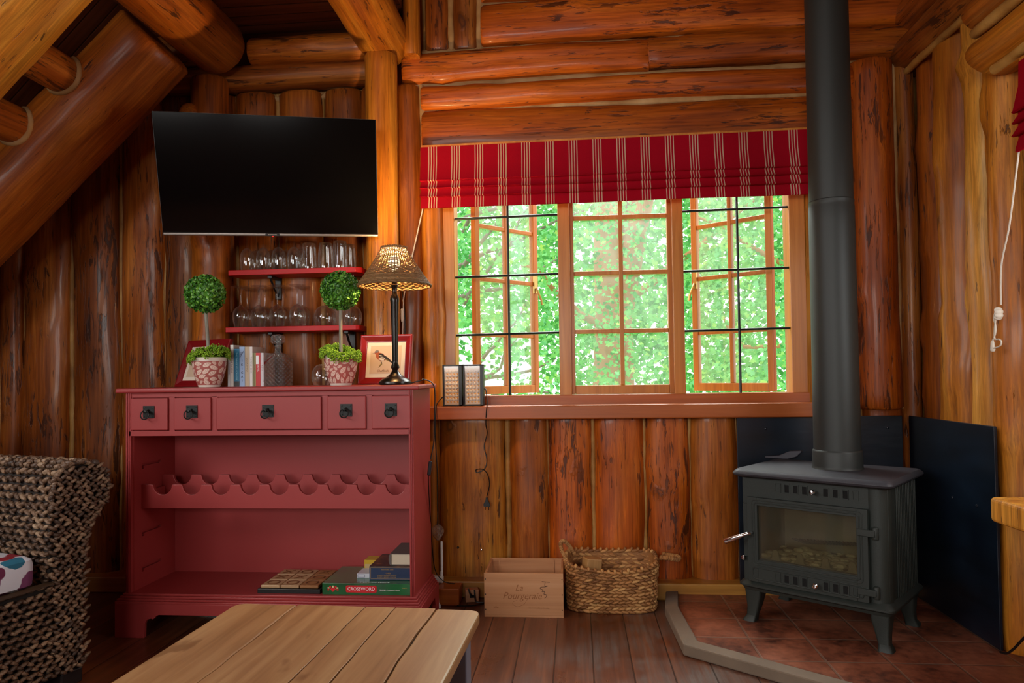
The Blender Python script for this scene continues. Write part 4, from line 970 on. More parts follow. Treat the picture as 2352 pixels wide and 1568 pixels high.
for k in range(nr):
    t = (k+.5)/nr; z = zs0+(zs1-zs0)*t; n = NS*3; r0 = shR(t)
    pts = [((r0+.0022*(1 if k % 2 else -1)*cos(pi*3*0+q*2*pi/6))*cos(2*pi*q/n), (r0+.0022*(1 if k % 2 else -1)*cos(q*2*pi/6))*sin(2*pi*q/n), z+.0012*noise.noise((q*.3, k, 0))) for q in range(n)]
    mb.tube(pts, .0036 if t < .22 else (.0029 if t < .45 else .0023), 5, closed=True)
for q in range(NS):
    th = 2*pi*(q+.25)/NS
    mb.tube([(shR(t)*cos(th), shR(t)*sin(th), zs0+(zs1-zs0)*t) for t in (0, .2, .4, .6, .8, 1)], .0022, 5)
for k in range(2):                                     # plaited bottom and top hem
    for z, r, w in ((zs0-.002, R0, .004), (zs1+.002, R1, .003)):
        n = 120; mb.tube([((r+.003*sin(q*pi/3+k*pi))*cos(2*pi*q/n), (r+.003*sin(q*pi/3+k*pi))*sin(2*pi*q/n), z+.003*cos(q*pi/3+k*pi)) for q in range(n)], w, 6, closed=True)
mb.build('lamp_shade', MT['wickershade'], lamp, smooth=60, fix=False, label='woven cone lamp shade')
cordm = plain('black_cord', (16, 16, 17), .45)
def L_(p): return Vector(p)-Vector((LX, LY, TOPZ))
cp = [(LX+.07, LY, TOPZ+.006), (LX+.12, LY-.0, TOPZ+.018), (-.69, 3.20, TOPZ+.022), (-.645, 3.215, TOPZ-.01), tuple(AY(998, 960, 3.24)), tuple(AY(997, 1010, 3.26)), tuple(AY(989, 1055, 3.26))]
sw = AY(987, 1075, 3.26)
cp2 = [tuple(AY(984, 1090, 3.26)), tuple(AY(985, 1130, 3.3)), tuple(AY(990, 1210, 3.4)), tuple(AY(993, 1260, 3.45)), tuple(AY(1000, 1310, 3.52)), tuple(AY(1020, 1335, 3.57)), tuple(AY(1045, 1340, 3.58))]
mb = MB().tube([L_(p) for p in smoothpath(cp, 6)], .0028, 6).tube([L_(p) for p in smoothpath(cp2, 6)], .0022, 6)
c = mb.build('cord', cordm, lamp, smooth=60)
MB().box((-.008, -.008, -.033), (.008, .008, .033)).build('cord_switch', plain('switch_grey', (38, 44, 52), .35), c, L_(sw), (0, radians(8), 0), smooth=0, bevel=.004)
# ================================================================ LED LANTERNS ON THE SILL
SILL = .9685
a = N('led_lens'); o = a.obj(); 
MT['ledback'] = plain('lantern_reflector', (236, 214, 200), .35, .0)
MT['chrome'] = plain('chrome', (225, 225, 228), .12, 1.0); MT['diode'] = plain('clear_diode', (246, 240, 236), .3, .0)
MT['warmled'] = plain('warm_diode', (255, 190, 90), .3)
clear = a.surf(a.n('MixShader', {0: a.math('MULTIPLY_ADD', a.math('POWER', a.n('LayerWeight', {'Blend': .5}).outputs['Facing'], 5.0), .9, .05), 1: a.n('BsdfTransparent', {'Color': (.96, .95, .94, 1)}).outputs[0], 2: a.n('BsdfGlossy', {'Roughness': .06}).outputs[0]}).outputs[0])
def lantern(px0, px1, lb, cord):
    p0 = AY(px0, 930, 3.648); p1 = AY(px1, 930, 3.648); w = p1.x-p0.x
    g = empty('led_lantern', ((p0.x+p1.x)/2, 3.648, SILL), 0, lb, 'lantern', 'portable LED lanterns on the sill'); h = .212; d = .05
    mb = MB()
    for lo, hi in (((-w/2, 0, 0), (-w/2+.008, d, h)), ((w/2-.018, 0, 0), (w/2, d, h)), ((-w/2, 0, 0), (w/2, d, .008)), ((-w/2, 0, h-.008), (w/2, d, h)), ((-w/2, d-.01, 0), (w/2, d, h))): mb.box(lo, hi)
    mb.build('case', MT['black'], g, smooth=0, bevel=.002)
    bx((-w/2+.008, .012, .008), (w/2-.018, .016, h-.008)).build('reflector', MT['ledback'], g, smooth=0)
    q = MB(); y2 = MB(); x0, x1 = -w/2+.012, w/2-.022
    for r in range(8):
        z = .028+r*.0205
        for c_ in range(4):
            x = x0+(x1-x0)*(c_+.3)/4+.004
            q.lathe([(.0082, 0), (.0075, .002), (.005, .004), (0, .0045)], 10, Matrix.Translation((x, .012, z+.004)) @ Matrix.Rotation(pi/2, 4, 'X'))
            y2.lathe([(.0042, 0), (.0035, .002), (0, .003)], 8, Matrix.Translation((x+.004, .0118, z-.007)) @ Matrix.Rotation(pi/2, 4, 'X'))
    q.build('diode_array', MT['diode'], g, smooth=50, kind=None); y2.build('diode_array', MT['warmled'], g, smooth=50)
    bx((-w/2+.008, .002, .008), (w/2-.018, .0035, h-.008)).build('lens', clear, g, smooth=0)
    if cord:
        pts = [(w/2, .03, .085), (w/2+.010, .02, .08)] + [tuple(AY(x, y, Y)-Vector(g.location)) for x, y, Y in ((1119, 925, 3.63), (1117, 945, 3.628), (1116, 975, 3.65), (1119, 995, 3.68), (1112, 1025, 3.685), (1118, 1055, 3.685), (1113, 1076, 3.685), (1096, 1085, 3.682), (1094, 1078, 3.682), (1110, 1078, 3.68), (1121, 1092, 3.685), (1124, 1115, 3.685), (1118, 1140, 3.68))]
        c_ = MB().tube(smoothpath(pts, 6), .0026, 6).build('cord', cordm, g, smooth=60)
        pb = AY(1118, 1142, 3.68)-Vector(g.location); s_ = MB()
        s_.prism([(-.005, 0), (.005, 0), (.006, -.012), (.017, -.034), (.016, -.046), (-.016, -.046), (-.017, -.034), (-.006, -.012)], -.006, .006, 'y'); s_.tube([(-.009, 0, -.046), (-.009, 0, -.064)], .0022, 8).tube([(.009, 0, -.046), (.009, 0, -.064)], .0022, 8)
        s_.build('plug', MT['black'], c_, pb, smooth=0, bevel=.002)
    else:
        pts = [(-w/2, .03, .05)] + [tuple(AY(x, y, Y)-Vector(g.location)) for x, y, Y in ((1005, 925, 3.66), (1001, 945, 3.62), (1000, 1000, 3.62), (1004, 1080, 3.62), (1005, 1170, 3.61), (1005, 1206, 3.60))]
        c_ = MB().tube(smoothpath(pts, 6), .0028, 6).build('cord', cordm, g, smooth=60)
        ball = MB(); ball.lathe([(.012, .0), (.030, -.018), (.034, -.034), (.022, -.060), (.008, -.078), (0, -.08)], 9)
        ball.build('cord_weight', MT['cutglass'], c_, AY(1005, 1204, 3.60)-Vector(g.location), smooth=0)
lantern(1017, 1062, 'left black LED lantern with rows of diodes on the window sill', False)
lantern(1064, 1111, 'right black LED lantern on the sill with its plug hanging down the wall', True)
# ================================================================ ROMAN BLIND
a = N('striped_fabric'); o = a.obj(); sp = a.n('SeparateXYZ', {0: o})
x = a.math('ADD', sp.outputs[0], .0048+.1217*20)
fr = a.math('MULTIPLY', a.math('FRACT', a.math('DIVIDE', x, .1217)), .1217)
s4 = a.math('FRACT', a.math('DIVIDE', a.math('SUBTRACT', fr, .0608-.0266), .0133))
inb = a.math('MULTIPLY', a.math('GREATER_THAN', fr, .0608-.0266), a.math('LESS_THAN', fr, .0608+.0266))
st = a.math('MULTIPLY', inb, a.math('LESS_THAN', a.math('ABSOLUTE', a.math('SUBTRACT', s4, .5)), .19))
weave = a.noise(a.map(o, (500, 500, 500)), 1, 2)
red = a.mix(weave, L4(.30, .004, .012), L4(.44, .008, .022))
col = a.mix(st, red, L4(.62, .40, .28))
d = a.n('BsdfDiffuse', {'Color': col}).outputs[0]; t = a.n('BsdfTranslucent', {'Color': col}).outputs[0]
MT['blind'] = a.surf(a.n('MixShader', {0: .16, 1: d, 2: t}).outputs[0])
def blind(name, width, label, n=60):
    prf = [(.055, .0), (.052, -.005), (.012, -.012), (.008, -.10), (-.014, -.190), (-.019, -.196), (-.012, -.200), (.004, -.197), (.004, -.204), (-.016, -.231), (-.021, -.236), (-.014, -.240), (.003, -.237), (.003, -.244), (-.017, -.275), (-.022, -.281), (-.015, -.285), (.003, -.282), (.003, -.290), (-.006, -.322), (-.008, -.338), (.0, -.3395), (.008, -.335), (.014, -.20), (.03, -.02)]
    vs = []; fs = []; k = len(prf)
    for i in range(n+1):
        x = -width/2+width*i/n
        for j, (y, z) in enumerate(prf):
            vs.append((x, y+.003*noise.noise((x*3, z*6, 2))*(j > 3), z+.004*noise.noise((x*1.6, .4, 0))*(3 < j < 22)))
    for i in range(n):
        for j in range(k): fs.append((i*k+j, (i+1)*k+j, (i+1)*k+(j+1) % k, i*k+(j+1) % k))
    fs.append(tuple(range(k))); fs.append(tuple(n*k+j for j in range(k))[::-1])
    g = empty(name, (0, 0, 0), 0, label, 'blind')
    MB().add(vs, fs).build('fabric', MT['blind'], g, smooth=40)
    bx((-width/2+.005, .012, -.03), (width/2-.005, .05, -.002)).build('head_batten', MT['frame'], g, smooth=0)
    return g
bl = blind('roman_blind', 1.965, 'red roman blind with cream stripes above the window'); bl.location = (.187, 3.660, 2.336); bl.rotation_euler = (0, radians(-.25), 0)
o = Vector(bl.location); wc = plain('white_cord', (222, 212, 196), .6)
pts = [(-.96, .03, -.05)] + [tuple(AY(x, y, Y)-o) for x, y, Y in ((972, 470, 3.665), (955, 545, 3.655), (940, 610, 3.65), (930, 655, 3.65), (924, 690, 3.65))]
c = MB().tube(pts, .0034, 6).tube([AY(925, 690, 3.65)-o, AY(922, 790, 3.65)-o], .003, 6).build('pull_cord', wc, bl)
MB().lathe([(.004, .02), (.010, .012), (.010, -.03), (.005, -.05), (0, -.05)], 10).build('cord_wrap', wc, c, AY(922, 715, 3.648)-o)
c = MB().tube(smoothpath([AY(921, 655, 3.66)-o, AY(925, 690, 3.66)-o, AY(928, 725, 3.66)-o, AY(928, 790, 3.66)-o], 4), .003, 6).build('dark_cord', cordm, bl)
b2 = blind('roman_blind', 1.30, 'narrow striped edge of a second roman blind on the right wall', 30); b2.location = (1.585, 2.705-.65, 2.235); b2.rotation_euler = (0, 0, -pi/2)
o2 = Matrix.Translation(b2.location) @ Matrix.Rotation(-pi/2, 4, 'Z'); inv = o2.inverted()
XW = 1.60
P2 = lambda x, y, X=1.600: inv @ AX(x, y, X)
c = MB().tube(smoothpath([P2(2342, 330, 1.59), P2(2335, 390), P2(2318, 520), P2(2300, 610), P2(2299, 700)], 6), .0032, 6).build('pull_cord', wc, b2)
kn = MB()
for k in range(5): kn.lump(P2(2293+2*(k % 2), 712+4*k, 1.585), Vector((.008, 0, 0)), Vector((0, .016, 0)), Vector((0, 0, .012)), 8, 5)
kn.tube(smoothpath([P2(2289, 706, 1.58), P2(2283, 730, 1.58), P2(2286, 745, 1.58), P2(2286, 765, 1.58), P2(2277, 790, 1.58)], 5), .003, 6).tube(smoothpath([P2(2287, 730, 1.58), P2(2284, 775, 1.58), P2(2295, 779, 1.58), P2(2300, 785, 1.58), P2(2296, 795, 1.58), P2(2280, 800, 1.58)], 5), .003, 6)
kn.build('cord_knot', wc, c, smooth=60)
tg = MB().lathe([(.003, .022), (.006, .016), (.009, -.014), (.006, -.02), (0, -.021)], 12); tg.build('cord_toggle', wc, c, P2(2280, 795, 1.58))
# ================================================================ STOVE
MT['cast'] = plain('cast_iron_green', (38, 44, 40), .55, .0, bump=.25, bscale=320, var=.08)
MT['casttop'] = plain('cast_iron_top', (54, 54, 60), .5, .0, bump=.2, bscale=320, var=.10)
ANG = radians(-37.5)
HZ = .034
S = empty('wood_stove', (.722, 3.268, HZ), ANG, label='dark green cast iron wood stove with a glass door on the hearth', cat='stove')
WD, DP, B0_, B1_ = .585, .42, .165, .632
def rrect(x0, y0, x1, y1, r, n=5):
    out = []
    for cx, cy, t0 in ((x1-r, y1-r, 0), (x0+r, y1-r, pi/2), (x0+r, y0+r, pi), (x1-r, y0+r, 3*pi/2)):
        for k in range(n): t = t0+k*pi/2/(n-1); out.append((cx+r*cos(t), cy+r*sin(t)))
    return out
def ringbox(z0, z1, o_, r=.03): return rrect(-o_, -o_, WD+o_, DP+o_, r)
# hollow body: back, sides, bottom, top, front with an opening behind the door
DX0, DX1, DZ0, DZ1 = .028, .520, .182, .545       # door rectangle
GX0, GX1, GZ0, GZ1 = .073, .478, .278, .512       # glass opening
mb = MB().box((.0, DP-.02, B0_), (WD, DP, B1_)).box((0, .02, B0_), (.02, DP-.02, B1_)).box((WD-.02, .02, B0_), (WD, DP-.02, B1_)).box((.02, .02, B0_), (WD-.02, DP-.02, B0_+.02)).box((.02, .02, B1_-.02), (WD-.02, DP-.02, B1_))
mb.box((0, .0, GZ0), (GX0, .02, GZ1)).box((GX1, .0, GZ0), (WD-.045, .02, GZ1)).box((0, .0, B0_), (WD-.045, .02, GZ0)).box((0, .0, GZ1), (WD-.045, .02, B1_))
cyl = [(WD-.045+.050*cos(t), .045+.050*sin(t)) for t in [2*pi*k/24 for k in range(24)]]
mb.prism(cyl, B0_, B1_-.002, 'z')
for k in range(13): mb.box((WD, .115+.023*k, B0_+.01), (WD+.006, .115+.023*k+.012, B1_-.01))
mb.build('body', MT['cast'], S, smooth=35, bevel=.002)
rings = []
for o_, z in ((.012, .630), (.030, .638), (.034, .646), (.032, .652), (.024, .660), (.020, .664)): rings.append([(x, y, z) for x, y in rrect(-o_, -o_-.012, WD+o_, DP+o_, .03)])
loft(rings).build('top_plate', MT['casttop'], S, smooth=30)
rings = []
for o_, z in ((.002, .185), (.016, .172), (.022, .165), (.022, .158), (.012, .150), (.008, .138), (-.01, .134)): rings.append([(x, y, z) for x, y in rrect(-o_, -o_, WD+o_, DP+o_, .03)])
loft(rings).build('base_moulding', MT['cast'], S, smooth=30)
for lxx, ly, sx, sy in ((.035, .035, -1, -1), (WD-.035, .035, 1, -1), (.035, DP-.035, -1, 1), (WD-.035, DP-.035, 1, 1)):
    rr_ = []
    for h, hw, o_ in ((.14, .036, 0), (.11, .034, .000), (.06, .026, .004), (.025, .022, .010), (.010, .026, .016), (.0, .027, .018)):
        c_ = Vector((lxx+sx*o_, ly+sy*o_)); rr_.append([(c_.x+x, c_.y+y, h) for x, y in rrect(-hw, -hw, hw, hw, .010, 4)])
    loft(rr_[::-1]).build('leg', MT['cast'], S, smooth=30)
vent_dark = plain('vent_hole_black', (6, 6, 6), .9)  # black panels stand in for the darkness inside the vent slots
def vents(parent, z, n=4, yf=0.0, knobx=.0):
    xs = [.160, .198, .235, .272, .358, .396, .434, .472]
    for i, xx in enumerate(xs):
        f = MB()
        for lo, hi in (((xx-.013, yf-.003, z-.020), (xx-.009, yf, z+.020)), ((xx+.009, yf-.003, z-.020), (xx+.013, yf, z+.020)), ((xx-.009, yf-.003, z-.020), (xx+.009, yf, z-.016)), ((xx-.009, yf-.003, z+.016), (xx+.009, yf, z+.020))): f.box(lo, hi)
        if i not in (0, 7): f.box((xx-.009, yf-.0008, z-.016), (xx+.009, yf+.001, z+.016), 1)
        f.build('air_vent', [MT['cast'], vent_dark], parent, smooth=0)
    MB().lathe([(.005, 0), (.005, .016), (.011, .020), (.012, .028), (.008, .034), (0, .036)], 16, Matrix.Translation((.312+knobx, yf, z)) @ Matrix.Rotation(pi/2, 4, 'X')).build('knob', MT['chrome'], parent, smooth=40)
vents(S, .593)
D_ = bpy.data.objects.new('door', None); COL.objects.link(D_); D_.parent = S
YF = -.022
mb = MB()
for lo, hi in (((DX0, YF, DZ0), (GX0, 0, DZ1)), ((GX1, YF, DZ0), (DX1, 0, DZ1)), ((GX0, YF, DZ0), (GX1, 0, GZ0)), ((GX0, YF, GZ1), (GX1, 0, DZ1))): mb.box(lo, hi)
for e, w_ in ((.012, .005), (.022, .004)):
    X0_, X1_, ZZ0, ZZ1 = GX0-e, GX1+e, GZ0-e, GZ1+e
    mb.tube([(x, YF, z) for x, z in rrect(X0_, ZZ0, X1_, ZZ1, .012, 4)], w_*.6, 6, closed=True)
mb.tube([(x, YF, z) for x, z in rrect(DX0+.022, DZ0+.014, DX1-.02, GZ0-.034, .012, 4)], .003, 6, closed=True)
bpy.data.objects.remove(D_)
D_ = mb.build('door', MT['cast'], S, smooth=30, bevel=.003)
a = N('stove_glass')
m_ = a.n('MixShader', {0: .10, 1: a.n('BsdfTransparent', {'Color': (.86, .85, .76, 1)}).outputs[0], 2: a.n('BsdfDiffuse', {'Color': (.20, .18, .12, 1)}).outputs[0]}).outputs[0]
sg_ = a.surf(a.n('MixShader', {0: a.math('MULTIPLY_ADD', a.math('POWER', a.n('LayerWeight', {'Blend': .5}).outputs['Facing'], 5.0), .9, .06), 1: m_, 2: a.n('BsdfGlossy', {'Roughness': .05}).outputs[0]}).outputs[0])
bx((GX0-.004, -.010, GZ0-.004), (GX1+.004, -.006, GZ1+.004)).build('door_glass', sg_, D_, smooth=0)
vents(D_, .218, yf=YF, knobx=.01)
hd = MB().tube([(DX0+.020, YF-.002, .392), (DX0+.018, YF-.022, .392), (DX0+.010, YF-.030, .390), (DX0-.075, YF-.052, .352)], [.009, .009, .007, .007], 12).tube([(DX0-.012, YF-.036, .380), (DX0-.078, YF-.052, .350), (DX0-.082, YF-.053, .348)], [.0095, .0125, .010], 14)
hd.build('door_handle', MT['chrome'], D_, smooth=40)
for z in (.455, .225):
    h = MB().box((DX1-.04, YF-.008, z-.013), (DX1+.028, YF+.004, z+.013)).lathe([(.012, -.024), (.013, -.02), (.013, .018), (.010, .024), (0, .026)], 14, Matrix.Translation((DX1+.025, -.012, z))); h.build('hinge', MT['cast'], S, smooth=35, bevel=.002)
MB().lathe([(.006, 0), (.006, .008), (.011, .012), (.008, .02), (0, .022)], 14, Matrix.Translation((.004, 0, .275)) @ Matrix.Rotation(pi/2, 4, 'X')).build('knob', MT['chrome'], S, smooth=40)
fb = plain('fire_brick', (118, 112, 92), .95, var=.6, bump=1.0, bscale=22)
mb = MB().box((.021, DP-.05, B0_+.02), (WD-.021, DP-.021, B1_-.03)).box((.021, .03, B0_+.02), (.035, DP-.03, B1_-.03)).box((WD-.05, .10, B0_+.02), (WD-.021, DP-.03, B1_-.03)).box((.021, .021, B0_+.02), (WD-.021, DP-.03, .262))
mb.build('firebox_lining', fb, S, smooth=0)
am = MB(); rs = random.Random(4)
for k in range(160):
    p = Vector((rs.uniform(.06, .52), rs.uniform(.05, .30), .262+.02*rs.random())); s_ = rs.uniform(.006, .022)
    am.lump(p, Vector((s_*1.4, s_*.4, 0)), Vector((-s_*.3, s_, 0)), Vector((0, 0, s_*.6)), 6, 4)
am.build('ash', plain('ash', (168, 160, 130), .95, var=.4), S, smooth=0, fix=False, kind='stuff')
top = [(.055, .262)]
for c_ in (.13, .235, .34, .445):
    top += [(c_-.032, .275), (c_-.018, .282), (c_-.012, .315), (c_-.004, .320), (c_+.004, .320), (c_+.012, .315), (c_+.018, .282), (c_+.032, .275)]
top += [(.50, .262)]
MB().prism(top, .026, .036, 'y').build('grate_bar', fb, S, smooth=0, bevel=.003)
gm = MB()
for k in range(26): gm.box((.13+.014*k, .12+.004*k, .37+.0015*k), (.136+.014*k, .30, .376+.0015*k))
gm.build('baffle', plain('soot_steel', (70, 64, 52), .8), S, rot=(radians(-18), 0, 0), loc=(0, -.02, .02), smooth=0)
MT['flue'] = plain('flue_paint', (44, 47, 45), .5, .1, bump=.08, bscale=300)
fx, fy = 1.133, 3.275
FP = empty('stove_pipe', (fx, fy, HZ+.6645), label='tall dark grey flue pipe rising from the stove in front of the window', cat='pipe')
zt_ = lambda y: AY(1920, y, 3.275).z-HZ-.6645
MB().lathe([(.0, 0), (.106, 0), (.104, .004), (.1025, .012), (.1025, .072), (.1005, .078), (.098, .081)], 48).build('collar', MT['flue'], FP, smooth=35)
jz = zt_(465)
MB().lathe([(.0965, .06), (.0945, jz-.10), (.0945, jz-.025), (.0935, jz-.020), (.0935, jz-.004), (.0945, jz-.002), (.0945, jz+.002), (.0915, jz+.006), (.0895, 2.85-.0)], 48).build('pipe', MT['flue'], FP, smooth=35)
tl = empty('stove_tool', AZ(1800, 1053, HZ+.665), ANG+radians(12), label='flat iron door tool lying on the stove top left of the flue', cat='tool')
tl.location.z = HZ+.665
MB().prism([(-.085, 0), (-.085, .010), (-.02, .016), (.03, .040), (.085, .044), (.085, .036), (.06, .012), (.02, 0)], -.013, .013, 'y').build('lever', plain('tool_iron', (58, 56, 64), .45, .3), tl, smooth=0, bevel=.003)
# ================================================================ CRATE
cw = plank_mat('crate_pine', L4(.36, .15, .06), L4(.52, .25, .11), L4(.60, .32, .16), 0, .6, .8)
cxl, cxr = AZ(1113, 1416, 0), AZ(1295, 1418.5, 0); w = cxr.x-cxl.x; ccx = (cxl.x+cxr.x)/2
Cr = empty('wine_crate', (ccx, cxl.y, 0), radians(.6), label='open pale pine wine crate standing beside the woven basket', cat='crate')
h, d = .203, .285
bx((-w/2, 0, .010), (w/2, .011, h)).build('front_board', cw, Cr, smooth=0, bevel=.0012)
bx((-w/2, d-.011, .010), (w/2, d, h)).build('back_board', cw, Cr, smooth=0, bevel=.0012)
for s in (-1, 1): bx((min(s*w/2, s*(w/2-.011)), .011, .010), (max(s*w/2, s*(w/2-.011)), d-.011, h-.002)).build('side_board', cw, Cr, smooth=0, bevel=.0012)
bx((-w/2, 0, 0), (w/2, d, .010)).build('base_board', cw, Cr, smooth=0, bevel=.0012)
for xx in (-w/2+.045, w/2-.05): bx((xx-.003, d-.016, .012), (xx+.003, d-.011, h-.006)).build('batten', cw, Cr, smooth=0)
q = MB()
for s in (-1, 1):
    for z in (.035, .105, .175): q.lathe([(.0028, 0), (.002, .0012), (0, .0015)], 8, Matrix.Translation((s*(w/2-.006), 0, z)) @ Matrix.Rotation(pi/2, 4, 'X'))
q.build('nail', MT['black'], Cr)
burn = plain('branded_ink', (152, 98, 58), .8)
pen = plain('pen_ink', (92, 62, 48), .7)
text('La', .040, Cr, (-.022, -.0006, .135), mat=burn, shear=.35, ext=.0002); text('Pourgeraie', .046, Cr, (-.008, -.0006, .098), mat=burn, shear=.35, ext=.0002, xs=.9)
q = MB(); q.tube(smoothpath([(.018, -.0002, .085), (.0, -.0002, .06), (-.03, -.0002, .05), (-.05, -.0002, .06), (-.048, -.0002, .072), (-.03, -.0002, .078)], 6), .0006, 4); q.build('flourish', burn, Cr)
text('mis en bouteille au domaine', .0085, Cr, (.07, -.0006, .044), mat=burn, ext=.0002); text('2004', .012, Cr, (-.13, -.0006, .045), mat=burn, ext=.0002)
q = MB(); q.tube([(.085, -.001, .166), (.122, -.001, .163)], .0013, 5); q.tube(smoothpath([(.100, -.001, .164), (.099, -.001, .145), (.112, -.001, .146), (.100, -.001, .142), (.080, -.001, .140), (.078, -.001, .133), (.090, -.001, .128), (.085, -.001, .120), (.098, -.001, .118), (.094, -.001, .108), (.104, -.001, .106), (.106, -.001, .098), (.097, -.001, .090)], 5), .0012, 5); q.build('handwriting', pen, Cr)
# ================================================================ BASKET
a = N('seagrass'); o = a.obj(); r_ = a.n('NewGeometry').outputs['Random Per Island']
tn = a.math('ADD', a.math('MULTIPLY', r_, .6), a.math('MULTIPLY', a.noise(o, 5, 3), .4))
MT['seagrass'] = a.bsdf(a.ramp(tn, [(.2, L4(.17, .062, .014)), (.5, L4(.38, .165, .048)), (.8, L4(.54, .29, .10))]), .65, 0, a.bump(a.noise(a.map(o, (1, 1, 1)), 180, 3), .5, .003))
p0, p1 = AZ(1303, 1408, 0), AZ(1513, 1412, 0)
bcx = (p0.x+p1.x)/2; bw = (p1.x-p0.x)/2; bd = .108; 
Bk = empty('woven_basket', (bcx, p0.y+bd, 0), 0, 'oval woven seagrass basket with two rope handles, between the crate and the hearth', 'basket')
def bring(t, k=1.0):
    c, s = cos(t), sin(t); n = 3.2; q = (abs(c)**n+abs(s)**n)**(-1/n)
    return Vector((c*q*bw*k, s*q*bd*k, 0))
def rimz(t): return .198+.036*abs(cos(t))**1.6+.050*max(0, sin(t))
NA, NR = 46, 13
mb = MB(); inner = MB()
for r in range(NR):
    f = (r+.5)/NR
    for q in range(NA):
        t = 2*pi*(q+.5*(r % 2))/NA; t2 = t+2*pi/NA
        k = .97+.055*f
        if cos(t) > .6: k += .05*f*f*(cos(t)-.6)
        A, B = bring(t, k), bring(t2, k); z = rimz(t)*f
        c = (A+B)/2; c.z = z; tang = (B-A); out = Vector((c.x/bw/bw, c.y/bd/bd, 0)).normalized()
        L_2 = tang.length*.78; tang.normalize(); up = (Vector((0, 0, 1))+tang*.35*(1 if r % 2 else -1)).normalized()
        tg2 = (tang+Vector((0, 0, .22 if r % 2 else -.16))).normalized()
        hh = rimz(t)/NR
        mb.lump(c+out*.003*random.uniform(-1, 1), tg2*L_2, up*hh*.56, out*.0105, 6, 4)
for q in range(NA):
    t = 2*pi*q/NA; c = bring(t, 1.02); c.z = rimz(t)-.002; nx = bring(t+.05, 1.02)-bring(t, 1.02); nx.normalize()
    mb.lump(c, nx*.008+Vector((0, 0, .004)), Vector((0, 0, .012))-nx*.004, nx.cross(Vector((0, 0, 1)))*.011, 6, 4)
core = []
for f in (0, .5, .96): core.append([tuple(bring(2*pi*q/48, (.955+.05*f))+Vector((0, 0, rimz(2*pi*q/48)*f))) for q in range(48)])
for f in (.96, .5, .02): core.append([tuple(bring(2*pi*q/48, (.93+.05*f))+Vector((0, 0, .004+rimz(2*pi*q/48)*f))) for q in range(48)])
n = 48; vs = [p for r in core for p in r]; fs = []
for i in range(5):
    for q in range(n): fs.append((i*n+q, i*n+(q+1) % n, (i+1)*n+(q+1) % n, (i+1)*n+q))
fs.append(tuple(range(n))[::-1]); fs.append(tuple(5*n+q for q in range(n)))
mb.add(vs, fs); mb.build('basket_body', MT['seagrass'], Bk, smooth=70, fix=False)
def rope(pts, r, parent, turns):
    pp = smoothpath(pts, 10); m_ = MB().tube(pp, r*.85, 8)
    for i, p in enumerate(pp[:-1]):
        t = (pp[i+1]-p).normalized(); e = t.orthogonal().normalized(); f_ = t.cross(e)
        m_.lump(p, e*r+t*r*.2, f_*r, t*r*.42, 8, 4)
    return m_.build('handle', MT['seagrass'], parent, smooth=70, fix=False)
o = Vector(Bk.location)
rope([AY(1300, 1285, 3.50)-o, AY(1290, 1262, 3.50)-o, AY(1288, 1246, 3.52)-o, AY(1297, 1243, 3.55)-o, AY(1308, 1254, 3.58)-o, AY(1320, 1272, 3.60)-o], .0105, Bk, 10)
rope([AY(1517, 1280, 3.46)-o, AY(1535, 1281, 3.45)-o, AY(1555, 1284, 3.47)-o, AY(1558, 1279, 3.55)-o, AY(1540, 1275, 3.60)-o, AY(1522, 1272, 3.62)-o], .0125, Bk, 10)
fwd = empty('firewood_piece', (bcx-.11, Bk.location.y+.02, .012), radians(20), 'short piece of split firewood standing inside the woven basket', 'firewood')
MB().prism([(-.035, -.03), (.04, -.035), (.05, .02), (.0, .045), (-.04, .03)], 0, .215, 'z').build('wood_block', plank_mat('split_wood', L4(.22, .10, .03), L4(.38, .19, .06), L4(.5, .28, .1), 2, .7), fwd, rot=(0, radians(6), 0), smooth=0, bevel=.004)
# ================================================================ THINGS ON THE FLOOR BY THE CABINET
blk = empty('wooden_block', (-.642, 3.50, 0), radians(1), 'squat orange wooden block on the floor right of the cabinet foot', 'block')
bx((-.06, 0, 0), (.052, .11, .082)).build('block', plank_mat('orange_wood', L4(.30, .07, .012), L4(.46, .13, .022), L4(.55, .18, .035), 0, .35), blk, smooth=0, bevel=.004)
ps = AY(1085, 1374, 3.56)
sk = empty('power_strip', (ps.x, 3.56, 0), radians(14), 'small pale wooden socket block with a black lead between block and crate', 'socket')
bx((-.033, 0, 0), (.033, .05, .060)).build('block', plank_mat('pale_pine', L4(.40, .19, .09), L4(.55, .29, .15), L4(.62, .36, .2), 0, .6), sk, smooth=0, bevel=.003)
MB().box((-.012, -.003, .022), (.012, 0, .036)).build('socket_face', MT['black'], sk, smooth=0, bevel=.001)
MB().tube(smoothpath([(-.02, -.006, .07), (-.012, -.012, .045), (.0, -.006, .03)], 6), .004, 6).tube(smoothpath([(.01, -.004, .062), (.012, -.01, .03), (.02, -.012, .004), (.06, -.03, .004), (.0, -.06, .004), (-.08, -.05, .004)], 6), .0035, 6).build('lead', cordm, sk)
rt = AY(1013, 1332, 3.58)
ro = empty('router', (rt.x-.01, 3.585, .0825), 0, 'white wireless router with one upright antenna behind the cabinet corner', 'router')
MB().box((-.075, 0, .0), (.018, .03, .035)).build('case', MT['white'], ro, smooth=0, bevel=.006)
zt2 = AY(1018, 1244, 3.58).z-.0825
MB().box((.004, .006, .02), (.017, .016, .06)).box((.006, .008, .05), (.017, .014, zt2)).build('antenna', MT['white'], ro, smooth=0, bevel=.003)
wp = AZ(1008, 1392, 0)
wpl = empty('white_plug', (wp.x, 3.47, .0), 0, 'white plug lying on the floor by the cabinet corner', 'plug')
MB().lathe([(.014, 0), (.013, .014), (.006, .026), (.004, .06), (0, .062)], 12).build('plug_body', MT['white'], wpl)
